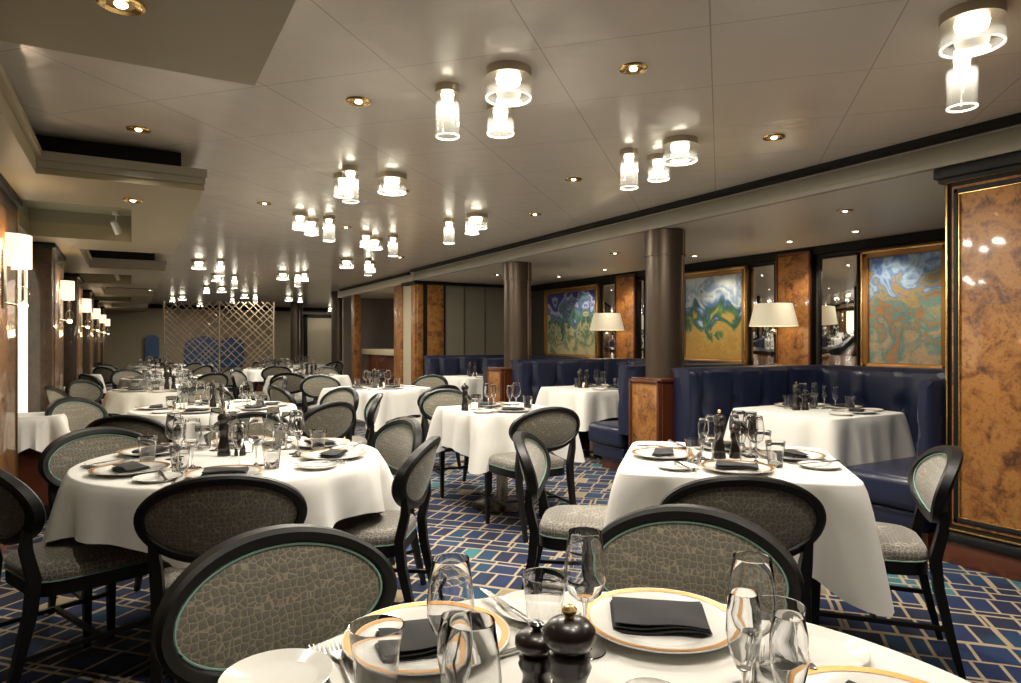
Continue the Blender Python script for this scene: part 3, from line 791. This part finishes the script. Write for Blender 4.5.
def napkin():
    b = MB(); nx, ny = 14, 8
    for k in range(3):
        v, f = [], []; z0, z1 = .0045+k*.0065, .0045+k*.0065+.006
        sx, sy = .082-.002*k, .044-.0015*k
        for zz, top in ((z0, 0), (z1, 1)):
            for j in range(ny+1):
                for i in range(nx+1):
                    u, w = -1+2*i/nx, -1+2*j/ny
                    wob = .003*math.sin(u*2.3+k)+.002*math.cos(w*2+u*3)+.0045*(u**2)*(.5+.5*math.sin(w*2))
                    edge = -.0022*(1 if abs(w) > .99 or abs(u) > .99 else 0)*(1 if top else -1)
                    v.append((u*sx*(1+.015*w), w*sy*(1+.04*u)+.002*math.sin(u*4), zz+wob+edge))
        st = (nx+1)*(ny+1)
        for j in range(ny):
            for i in range(nx):
                a0 = j*(nx+1)+i; f.append((a0, a0+nx+1, a0+nx+2, a0+1)); f.append((st+a0, st+a0+1, st+a0+nx+2, st+a0+nx+1))
        ring = [i for i in range(nx+1)]+[j*(nx+1)+nx for j in range(1, ny+1)]+[ny*(nx+1)+i for i in range(nx-1, -1, -1)]+[j*(nx+1) for j in range(ny-1, 0, -1)]
        for p, q in zip(ring, ring[1:]+ring[:1]): f.append((p, q, st+q, st+p))
        b.add(v, f)
    o = b.obj('napkin', M_napkin, smooth=50); return tag(o, 'x', 'napkin')
P['napkin'] = Proto(napkin())
def mill(h, name):
    r = thing(name, 'x', 'mill'); k = h/.20
    MB().lathe([(.001,0), (.028,0), (.029,.01), (.027,.02), (.026,.028), (.028,.034), (.026,.040), (.021,.062), (.018,.085), (.018,.10), (.022,.112), (.0235,.12), (.0215,.128), (.023,.134), (.021,.142), (.014,.146)], 28).obj('body', M_mill, r).scale = (1 if k > .8 else .9, 1 if k > .8 else .9, k)
    o = MB().lathe([(.012,.142), (.022,.150), (.028,.164), (.0275,.178), (.021,.189), (.010,.195), (.001,.196)], 28).obj('head', M_mill, r); o.scale = (1 if k > .8 else .9, 1 if k > .8 else .9, k)
    o = MB().lathe([(.005,.194), (.0045,.199), (.008,.204), (.0085,.209), (.005,.214), (.001,.215)], 14).obj('brass_knob' if name[0] == 'p' else 'dark_knob', M_brass if name[0] == 'p' else M_mill, r); o.scale = (1,1,k)
    return r
P['pepper'] = Proto(mill(.20, 'pepper_mill')); P['salt'] = Proto(mill(.155, 'salt_mill'))
def knife():
    r = thing('table_knife', 'x', 'knife')
    MB().box((0,-.055,.004), (.011,.10,.005), .002).box((0,-.10,.004), (.013,.02,.006), .0025).obj('handle', M_steel, r)
    MB().prism([(-.0055,-.005), (.006,-.005), (.009,.05), (.008,.09), (.0,.115), (-.006,.08)], .003, .005).obj('blade', M_steel, r); return r
def fork():
    r = thing('table_fork', 'x', 'fork')
    MB().tube([(0,-.10,.004), (0,-.03,.005), (0,.03,.006)], [.006,.0035,.0035], 6, flat=.5).obj('handle', M_steel, r)
    b = MB().prism([(-.004,.03), (.004,.03), (.012,.05), (.012,.062), (-.012,.062), (-.012,.05)], .004, .0065)
    for x in (-.0105, -.0035, .0035, .0105): b.box((x, .080, .0055), (.0026,.038,.002))
    b.obj('tines', M_steel, r); return r
P['knife'] = Proto(knife()); P['fork'] = Proto(fork())
r = thing('candle_holder', 'x', 'candle'); MB().lathe([(.001,0), (.03,0), (.033,.006), (.033,.07), (.031,.07), (.031,.008)], 20).obj('glass_cup', M_glass, r); MB().lathe([(.001,.008), (.026,.008), (.026,.05), (.001,.052)], 18).obj('candle', M_candle, r)
P['candle'] = Proto(r)

def setting(tx, ty, dx, dy, rad, seat, tname, full=True, side=1, glasses=('wine', 'flute', 'tumbler')):
    """place setting on the table at (tx,ty) towards unit direction (dx,dy) of the seat"""
    u = Vector((dx, dy)).normalized(); s = Vector((-u.y, u.x)); rz = math.atan2(u.x, -u.y)
    z = ZT+.0015
    def at(a, b): return (tx+u.x*a+s.x*b, ty+u.y*a+s.y*b, z)
    sfx = '' if full else ' simple'
    g = seat+' of '+tname if seat else tname
    grp = lambda w: w+' on the dining tables'
    P['plate'].put(at(rad, 0), rz, 'gold-rimmed white charger plate, %s' % g, grp('charger plates'))
    px_, py_, _ = at(rad, 0)
    P['napkin'].put((px_, py_, z+.0045), rz+random.uniform(-.25, .25), 'folded black napkin on its plate, %s' % g, grp('napkins'))
    sx = -.235*side
    P['side'].put(at(rad+.0, sx), rz, 'small white bread plate, %s' % g, grp('bread plates'))
    if full:
        p = at(rad, -.165*side); P['fork'].put(p, rz+.0, 'steel fork beside the charger, %s' % g, grp('forks'))
        p = at(rad+.01, -.215*side); P['knife'].put((p[0], p[1], z+.0135), rz+.3, 'butter knife resting on bread plate, %s' % g, grp('knives'))
    sp = [(rad-.20, .10*side), (rad-.17, .035*side), (rad-.12, .165*side)]
    nm = {'wine': ('clear rounded wine glass', 'wine glasses'), 'flute': ('slim champagne glass', 'champagne glasses'), 'tumbler': ('clear water tumbler', 'water tumblers')}
    for gk, q in zip(glasses, sp):
        if not gk: continue
        P[gk+(sfx if gk != 'tumbler' else '')].put(at(*q), random.uniform(0, 6), '%s, %s' % (nm[gk][0], g), grp(nm[gk][1]))

def seats_at(tbl, lst, rad, tname, full=True, R=None):
    for (lat, d, phrase, sd) in lst:
        x, y = W(lat, d); v = Vector((x-tbl[0], y-tbl[1])).normalized()
        setting(tbl[0], tbl[1], v.x, v.y, rad, phrase, tname, full, sd)

def extras(x, y, tname, pepper=True, salt=True, candle=True, off=(0,0), rz=0):
    z = ZT+.0015; x += off[0]; y += off[1]; PS = []
    if pepper: P['pepper'].put((x-.02, y+.03, z), 0, 'dark turned pepper mill on %s' % tname, 'mills')
    if salt: P['salt'].put((x+.045, y-.0, z), 0, 'shorter dark salt mill on %s' % tname, 'mills')
    if candle: P['candle'].put((x+.08, y+.07, z), 0, 'lit candle in glass cup on %s' % tname, 'candles')

# ---- T0: closest round table (camera lat .15, depth .80)
T0 = W(.15, .80); n0 = 'closest round table'
table('round', *T0, math.radians(20), .60, .80, 'round dining table closest to the camera', 'white cloth on the round table closest to the camera', 1)
z = ZT+.0015
def fg(key, lat, d, label, group, rz=0, dz=0, sc=None):
    x, y = W(lat, d); o = P[key].put((x, y, z+dz), rz, label, group)
    if sc: o.scale = sc
    return o
nap_rz = lambda lat, d: math.atan2((W(lat, d)[0]-T0[0]), -(W(lat, d)[1]-T0[1]))
for lat, d, w, extra in ((-.143, 1.148, 'with the black napkin under the champagne glass', .15), (.272, 1.218, 'right behind the pepper mill', -.12), (.60, .995, 'at the table edge near the steel knife', .2)):
    pass
fg('plate', -.143, 1.148, 'gold-rimmed charger behind the tall glasses on the closest table', 'charger plates on the dining tables')
fg('plate', .272, 1.218, 'gold-rimmed charger right of the pepper mill on the closest table', 'charger plates on the dining tables')
fg('plate', .505, .893, 'gold-rimmed charger cut off by the lower right edge of view', 'charger plates on the dining tables')
fg('napkin', -.135, 1.145, 'folded black napkin seen through the tall glasses on the closest table', 'napkins on the dining tables', -TH+.30, .0045, (1.08,1.35,.8))
fg('napkin', .272, 1.23, 'folded black napkin on the charger right of the pepper mill', 'napkins on the dining tables', -TH-.12, .0045, (1.05,1.4,.8))
fg('napkin', .505, .88, 'folded black napkin on the charger at lower right edge', 'napkins on the dining tables', -TH-.9, .0045)
fg('side', .505, 1.115, 'white bread plate with a knife near the right tumblers', 'bread plates on the dining tables')
fg('side', .055, 1.285, 'white bread plate at the far rim behind the tumbler, closest table', 'bread plates on the dining tables')
fg('side', -.355, 1.02, 'white bread plate at the left rim of the closest table', 'bread plates on the dining tables')
fg('knife', -.005, 1.27, 'steel knife lying from the far bread plate on the closest table', 'knives on the dining tables', -TH+.55, .012)
fg('knife', .475, 1.13, 'steel knife on the bread plate near the right tumblers', 'knives on the dining tables', -TH-.12, .0135)
fg('knife', .03, 1.13, 'steel knife between tumbler and pepper mill on the closest table', 'knives on the dining tables', -TH-1.0, .001)
fg('fork', .085, 1.10, 'steel fork just behind the pepper mill on the closest table', 'forks on the dining tables', -TH-.3)
fg('fork', -.262, 1.055, 'steel fork on the left bread plate side of the closest table', 'forks on the dining tables', -TH+.42)
fg('fork', -.29, 1.045, 'second steel fork at the left bread plate of the closest table', 'forks on the dining tables', -TH+.42)
fg('fork', .385, 1.06, 'steel fork beside the right wine glass on the closest table', 'forks on the dining tables', -TH-.35)
fg('wine', -.088, .985, 'tall wine glass in front of the first black napkin', 'wine glasses on the dining tables')
fg('wine', .125, 1.125, 'tall wine glass just behind the pepper mill', 'wine glasses on the dining tables')
fg('wine', .357, .99, 'tall wine glass behind the two right tumblers', 'wine glasses on the dining tables')
fg('flute', -.071, .86, 'slim champagne glass between the two front wine glasses', 'champagne glasses on the dining tables', 0, 0, (1,1,.93))
fg('wine', -.045, .765, 'large wine glass at the bottom edge left of the mills', 'wine glasses on the dining tables')
fg('tumbler', -.195, .974, 'clear tumbler before the left charger on the closest table', 'water tumblers on the dining tables')
fg('tumbler', .060, 1.185, 'clear tumbler between the far bread plate and the pepper mill', 'water tumblers on the dining tables')
fg('tumbler', .420, 1.05, 'clear tumbler by the bread plate, farther of the right pair', 'water tumblers on the dining tables')
fg('tumbler', .168, .80, 'clear tumbler at the bottom edge right of the pepper mill', 'water tumblers on the dining tables', 0, 0, (.85,.85,.95))
fg('flute', .345, .83, 'champagne glass at the bottom edge, right of the paired tumblers', 'champagne glasses on the dining tables')
fg('flute', .315, .905, 'champagne glass left of the paired tumblers on the closest table', 'champagne glasses on the dining tables')
fg('pepper', .076, .865, 'dark pepper mill with brass knob on the closest table', 'mills', 0, 0, (1.22,1.22,.83))
fg('salt', .036, .925, 'small dark salt mill left of the brass-knobbed pepper mill', 'mills', 0, 0, (1.2,1.2,.80))
chair(-.325, 1.265, .66, -.75, 'chair with mint-piped oval back at the left of the closest table')
chair(.345, 1.41, -.36, -.93, 'chair with mint-piped oval back behind the closest table, beside the square table')

# ---- T1: big round table by the sconces
c1 = (-1.23, 3.0); T1 = W(*c1); n1 = 'first round table by the sconces'
table('round', *T1, math.radians(35.5), .63, .84, 'round dining table with six chairs in front of the first sconce', 'white cloth hanging in folds on the first round table by the sconces', 2)
chair(-1.66, 2.60, .6, .8, 'dark chair at the left picture edge, back to the camera')
chair(-1.01, 2.42, -.30, .95, 'chair seen from behind in front of the first round table')
chair(-.66, 2.97, -.995, .10, 'chair turned side-on between round table and carpet aisle')
chair(-.82, 3.48, -.82, -.57, 'chair facing the round table beside the side-on chair')
chair(-1.45, 3.70, .28, -.96, 'chair with back to the second round table, hidden by the first')
chair(-1.78, 3.08, .78, -.62, 'chair with mint-piped back between first round table and sconce wall')
seats_at(T1, [(-1.56, 2.60, 'lower left place', 1), (-1.05, 2.42, 'front place', 1), (-.68, 2.99, 'right place', 1), (-.82, 3.48, 'rear right place', 1), (-1.5, 3.82, 'rear place', 1), (-1.85, 3.15, 'rear left place', 1)], .44, n1)
extras(*T1, n1, off=(-.02, .05))

# ---- TR: square table near the big burl pilaster
cr = (.97, 2.97); TR = W(*cr); nr = 'square table near the big pilaster'
rzR = -math.radians(44.5)
table('square', *TR, rzR, .455, .765, 'square dining table in front of the nearer booth', 'white cloth hanging to a low corner beside the big burl pilaster', 3)
chair(.785, 2.42, .15, 1., 'chair seen from behind in front of the square table')
chair(.36, 3.05, .985, -.17, 'narrow light-backed chair at the left of the square table')
chair(1.47, 2.80, -.93, .37, 'chair side-on against the big burl pilaster')
seats_at(TR, [(.85, 2.42, 'front place', 1), (.25, 3.10, 'left place', 1), (1.6, 3.02, 'right place', 1), (1.1, 3.6, 'rear place', -1)], .285, nr)
extras(*TR, nr, candle=False, off=(-.01, .0))

# ---- TM: pedestal table mid-room
TM = (2.50, 4.55); nm_ = 'mid-room pedestal table'
table('square', *TM, 0, .40, .67, 'small square pedestal table in the middle of the aisle', 'white cloth on the small pedestal table in the aisle', 4)
chair(.12, 4.60, -.46, .88, 'chair seen from behind at the mid-room pedestal table')
chair(-.45, 5.72, .45, -.89, 'light-backed chair at the far side of the pedestal table')
seats_at(TM, [(.2, 4.5, 'aisle place', 1), (-.45, 5.8, 'far place', 1)], .24, nm_)
extras(*TM, nm_, salt=False, off=(-.30, -.03))

# ---- T2, T3 round tables by sconces
c2 = (-2.33, 5.3); T2 = W(*c2); n2 = 'second round table by the sconces'
table('round', *T2, math.radians(10), .60, .84, 'round dining table by the second sconce', 'white cloth on the round table by the second sconce', 5)
chair(-2.24, 4.15, -.08, 1., 'dark chair back just behind the first round table')
chair(-3.02, 4.98, .92, -.2, 'light-backed chair between the second round table and sconce wall')
chair(-1.50, 4.86, -.8, .5, 'small dark chair back at the right side of the second round table')
chair(-1.38, 5.4, -.97, -.25, 'pale chair side-on right of the second round table')
chair(-2.75, 6.05, .45, -.9, 'chair at the far side of the second round table')
seats_at(T2, [(-2.24, 4.3, 'front place', 1), (-3.1, 5.0, 'left place', 1), (-1.5, 4.9, 'right place', 1), (-1.4, 5.5, 'rear right place', 1), (-2.75, 6.1, 'rear place', 1)], .42, n2, False)
extras(*T2, n2)
c3 = (-3.72, 7.3); T3 = W(*c3); n3 = 'third round table by the sconces'
table('round', *T3, math.radians(30), .58, .80, 'round dining table by the third sconce', 'white cloth on the round table by the third sconce', 1)
chair(-4.15, 6.55, .5, .8, 'chair in front of the third round table by the wall')
chair(-4.45, 7.35, 1, -.1, 'chair between third round table and the panelled wall')
chair(-3.0, 7.9, -.8, -.6, 'chair at the far right of the third round table')
seats_at(T3, [(-4.1, 6.5, 'near place', 1), (-4.5, 7.4, 'wall place', 1), (-3.0, 7.9, 'far place', 1), (-3.1, 6.7, 'aisle place', 1)], .40, n3, False)
extras(*T3, n3)
# ---- T4 square mid table
T4 = (2.4, 7.28); n4 = 'square table before the bar'
table('square', *T4, math.radians(25), .44, .72, 'square dining table in the aisle before the bar', 'white cloth on the square table before the bar', 6)
chair(-2.02, 6.62, .75, .66, 'dark chair behind the pale side-on chair, facing the bar')
chair(-.86, 6.75, -.7, .7, 'dark chair side-on right of the square table before the bar')
chair(-1.12, 8.25, -.45, -.9, 'light-backed chair behind the square table before the bar')
chair(-2.25, 8.25, .6, -.8, 'dark chair at the far left of the square table before the bar')
chair(-1.72, 5.95, -.6, -.75, 'slim light-backed chair among the chairs left of the bar table')
seats_at(T4, [(-2.1, 6.9, 'left place', 1), (-.8, 6.9, 'right place', 1), (-1.1, 8.3, 'far right place', 1), (-2.2, 8.3, 'far left place', 1)], .27, n4, False)
extras(*T4, n4)
# ---- booth tables
for i, (yc, nn) in enumerate(((3.27, 'nearer booth table'), (6.08, 'middle booth table'), (8.88, 'farthest booth table'))):
    t = (4.50, yc); hs = .44
    table('square', *t, 0, hs, hs+(.34 if i == 0 else .28), 'square table inside the %s' % ('booth before the wide mirror', 'booth between the columns', 'booth at the beige end wall')[i],
          'white cloth on the %s' % nn, 7)
    for dx, dy, ph, gl in ((1, 0, 'wall place', ('wine', 'flute', 'tumbler')), (.15, 1, 'far place', ('wine', None, 'tumbler')), (.15, -1, 'near place', (None, 'flute', 'tumbler'))):
        v = Vector((dx, dy)).normalized(); setting(t[0]+.05, t[1], v.x, v.y, .27, ph, nn, False, 1, gl)
    extras(*t, nn, off=(-.10, .05), candle=i != 0)
# ---- far tables
far = [(.45, 10.9, 'round'), (.35, 13.9, 'round'), (2.35, 10.4, 'square'), (2.4, 13.3, 'round'), (.5, 16.4, 'round'), (3.3, 15.2, 'square')]
fw = ['fourth round table by the sconces', 'fifth round table by the sconces', 'square table level with the bar counter', 'round table beyond the bar counter', 'round table close to the lattice', 'square table beside the far column']
for i, (x, y, k) in enumerate(far):
    if k == 'round': table('round', x, y, .3*i, .58, .80, 'dining table: the '+fw[i], 'white cloth on the '+fw[i], 1)
    else: table('square', x, y, .4, .44, .72, 'dining table: the '+fw[i], 'white cloth on the '+fw[i], 6)
    for j in range(4):
        a = .5+j*PI/2+i*.3; dx, dy = math.cos(a), math.sin(a)
        CH.put((x+dx*.80, y+dy*.80, 0), math.atan2(dx, -dy), 'chair on the %s side of the %s' % (('bar', 'far', 'wall', 'near')[j], fw[i]), 'oval-backed dining chairs')
        setting(x, y, dx, dy, .40 if k == 'round' else .27, ('bar-side place', 'far place', 'wall-side place', 'near place')[j], fw[i], False, 1, ('wine', 'flute', 'tumbler') if j % 2 else ('wine', None, 'tumbler'))
    extras(x, y, fw[i], candle=False)

# ------------------------------------------------------------------ ceiling lights
SIZES = {'A': (.100, .125, 'wide short'), 'B': (.068, .15, 'medium'), 'C': (.055, .235, 'tall slim')}
E = {'A': 5.2, 'B': 3.6, 'C': 3.2}
def make_fix(k):
    R, h, w = SIZES[k]; r = thing('ceiling_light', 'x', 'ceiling light')
    MB().lathe([(R+.001,0), (R+.001,-.035), (R*.6,-.037), (.001,-.037)], 28).obj('mounting_cap', M_nickel, r)
    MB().lathe([(R,-.036), (R,-h), (R-.006,-h), (R-.006,-.036)], 32).obj('glass_cylinder', M_lampglass, r)
    MB().lathe([(R+.001,-h+.004), (R+.001,-h-.002), (R-.007,-h-.002), (R-.007,-h+.004)], 32).obj('glass_rim', M_bulbrim, r)
    MB().lathe([(.001,-.037), (R*.55,-.038), (R*.5,-.06), (R*.25,-.075), (.001,-.078)], 16).obj('bulb', M_bulb, r)
    light('AREA', (0,0,-.0785), E[k]*3.2, (1,.92,.80), r, shape='DISK', size=R*1.1)
    return r
FX = {k: Proto(make_fix(k)) for k in 'ABC'}
fixtures = [
 ('A',972,12,'beside the screen corner at upper right'),('C',962,50,'hanging below the wide light at upper right'),
 ('C',447.5,86,'alone left of the front middle pair'),('A',508.5,70,'in the front middle pair'),('B',500.5,104,'under the wide light of the front middle pair'),
 ('C',629,150,'in the trio before the ochre painting'),('B',658.5,156,'in the trio before the ochre painting'),('A',680,140,'in the trio before the ochre painting'),
 ('C',350.5,167,'in the second row beside a squat one'),('B',343.5,175,'half hidden in the second row'),('A',392,175,'in the second row beside a downlight'),
 ('C',329,216,'third row, alone'),('B',300,213,'third row, first of its trio'),('B',311.5,219,'third row, small beside the medium one'),
 ('C',449,219,'aisle row before the farther column'),('A',476.5,214.5,'aisle row before the farther column'),('B',472,218,'aisle row before the farther column'),
 ('B',366,233,''),('A',374,238,''),('C',393,235,''),('A',346.5,259,''),('C',368,259,''),('B',371,262,''),
 ('A',282.7,272,''),('C',297.5,273,''),('B',304.5,272,''),('A',288.6,296,''),('B',300.3,296.5,''),('B',312,309,''),('A',320.5,310,''),('B',330,307,''),
 ('A',198.8,260,''),('C',220.6,259.5,''),('A',217.5,274,''),('B',206.5,286,''),('C',234.6,275,''),('A',221.8,286.5,''),('A',182.4,295,''),('B',172.5,296,''),('A',244.7,293,''),('C',255.3,293,''),('B',232.3,297.5,''),('A',200,302,'')]
for k, px, py, w in fixtures:
    x, y = onceil(px, py, ZM)
    lab = '%s clear glass cylinder ceiling light, %s' % (SIZES[k][2], w) if w else '%s clear glass cylinder light on the distant ceiling' % SIZES[k][2]
    FX[k].put((x, y, ZM), 0, lab, ('glass cylinder lights' if w else 'distant %s glass lights' % SIZES[k][2]))

def make_down(spot=True):
    r = thing('downlight', 'x', 'downlight')
    MB().lathe([(.036,.0), (.062,0), (.060,-.006), (.052,-.009), (.036,-.004)], 28).obj('trim_ring', M_brass, r)
    MB().lathe([(.036,-.003), (.001,-.003)], 20).obj('reflector', M_brass, r)
    MB().lathe([(.018,-.004), (.012,-.010), (.001,-.012)], 14).obj('bulb', M_bulb, r)
    light('SPOT', (0,0,-.02), 26, (1,.91,.77), r, spot_size=math.radians(112), spot_blend=.8, shadow_soft_size=.03)
    return r
DL = Proto(make_down())
downs = [(232,300,ZM,'added over the lattice screen'),(150,290,ZL,'added at the far end of the sconce wall'),(121,3,ZL,'in the soffit overhead at the top left corner'),(138.5,129,ZM,'in the ceiling recess before the second soffit'),(358.5,101,ZM,'left of the tall slim front light'),  # first two are added to brighten the dark far end
 (633.5,68,ZM,'between the front pair and the painting trio'),(774,137,ZM,'before the side ceiling edge'),(573.5,179,ZM,'left of the painting trio'),
 (133,200,ZL,'in the soffit with the spotlight recess'),(264.5,203,ZM,'beyond the second soffit corner'),(535,214,ZM,'before the farther thick column'),(402,191,ZM,'beside the wide second row light'),
 (346,227,ZM,'between the third row lights'),(400,257,ZM,'far along the aisle')]
for px, py, zc, w in downs:
    x, y = onceil(px, py, zc); DL.put((x, y, zc-.001), 0, 'brass-rimmed recessed downlight '+w, 'brass downlights')
# spots in the side ceiling over the booths, washing the wall
def make_wash():
    r = thing('spotlight', 'x', 'spotlight')
    MB().lathe([(.03,0), (.045,0), (.043,-.005), (.03,-.006)], 20).obj('trim_ring', M_nickel, r)
    MB().lathe([(.001,-.006), (.018,-.006), (.03,-.002)], 14).obj('lens', M_bulb, r)
    light('SPOT', (0,0,-.02), 26, (1,.87,.68), r, spot_size=math.radians(75), spot_blend=.7, shadow_soft_size=.02, rot=(0, math.radians(-33), 0))
    return r
WL = Proto(make_wash())
for Y, w in ((2.95, 'blue painting'), (3.75, 'wide mirror'), (4.45, 'nearer burl panel'), (5.75, 'ochre painting'), (7.45, 'farther burl panel'), (8.6, 'green painting')):
    WL.put((5.72, Y, ZS-.001), 0, 'small recessed spotlight aimed at the '+w, 'spotlights over the booths')
for i, (X, Y) in enumerate(((4.75, 3.2), (4.75, 6.0), (4.75, 8.8))):
    DL.put((X, Y, ZS-.001), 0, 'brass-rimmed recessed downlight above the %s booth' % ('nearer', 'middle', 'farthest')[i], 'brass downlights')
# white swivel spotlight in the soffit recess
def make_track():
    r = thing('swivel_spotlight', 'white swivel spotlight in the soffit recess above the sconces', 'spotlight')
    MB().lathe([(.001,0), (.03,0), (.03,-.03), (.001,-.03)], 18).obj('mount', M_white, r)
    MB().tube([(0,0,-.03), (0,0,-.10)], .007, 8).obj('stem', M_white, r)
    o = MB().lathe([(.001,.06), (.026,.06), (.03,.04), (.032,-.06), (.028,-.06), (.026,-.04), (.001,-.04)], 20).obj('head', M_white, r); o.location = (0,0,-.14); o.rotation_euler = (math.radians(28), math.radians(-22), 0)
    b = MB().lathe([(.025,-.045), (.001,-.045)], 16).obj('lens', M_bulb, r); b.location = (0,0,-.14); b.rotation_euler = (math.radians(28), math.radians(-22), 0)
    light('SPOT', (0,0,-.22), 18, (1,.85,.62), r, spot_size=math.radians(70), spot_blend=.6, shadow_soft_size=.02, rot=(math.radians(15), math.radians(-30), 0))
    return r
tk = Proto(make_track())
tk.put((-.12, 7.0, 2.44), 0); tk.put((-.2, 12.3, 2.44), 0, 'white swivel spotlight in the farther soffit recess', 'swivel spotlights')
# exit: bar lights
for yy in (12.2, 13.0):
    DL.put((5.2, yy, 2.273), 0, 'recessed downlight above the bar counter, %s' % ('nearer' if yy < 12.5 else 'farther'), 'brass downlights')
# unseen downlights added out of frame to brighten the foreground table
for i, (x, y) in enumerate(((.75, .55), (2.2, .2), (.2, -.4), (3.0, -.8), W(-.05, 1.15), W(.55, 1.35))):
    DL.put((x, y, ZM-.001), 0, 'added unseen downlight overhead, out of frame, %s' % ('first', 'second', 'third', 'fourth', 'fifth', 'sixth', 'seventh')[i], 'brass downlights')

# ------------------------------------------------------------------ world, camera, colour
w = bpy.data.worlds.new('World'); bpy.context.scene.world = w; w.use_nodes = True
w.node_tree.nodes['Background'].inputs[0].default_value = (.35,.3,.24,1); w.node_tree.nodes['Background'].inputs[1].default_value = .25
cam = bpy.data.cameras.new('camera'); co = bpy.data.objects.new('camera', cam); C.objects.link(co)
co.location = (0,0,EYE); co.rotation_euler = (PI/2, 0, -TH); cam.sensor_width = 36; cam.lens = 36*F_PX/1021; cam.clip_start = .05
S = bpy.context.scene; S.camera = co
S.view_settings.view_transform = 'Standard'; S.view_settings.look = 'None'; S.view_settings.gamma = 1; S.view_settings.use_curve_mapping = False
S.view_settings.exposure = 0.28
S.cycles.use_denoising = True; S.cycles.max_bounces = 8; S.cycles.transparent_max_bounces = 24; S.cycles.caustics_reflective = False; S.cycles.caustics_refractive = True
S.cycles.sample_clamp_indirect = 4; S.cycles.sample_clamp_direct = 30
for k, p in list(P.items())+list(FX.items()):
    if not p.used:
        for c in [p.root]+KIDS.get(p.root.name, []): bpy.data.objects.remove(c, do_unlink=True)
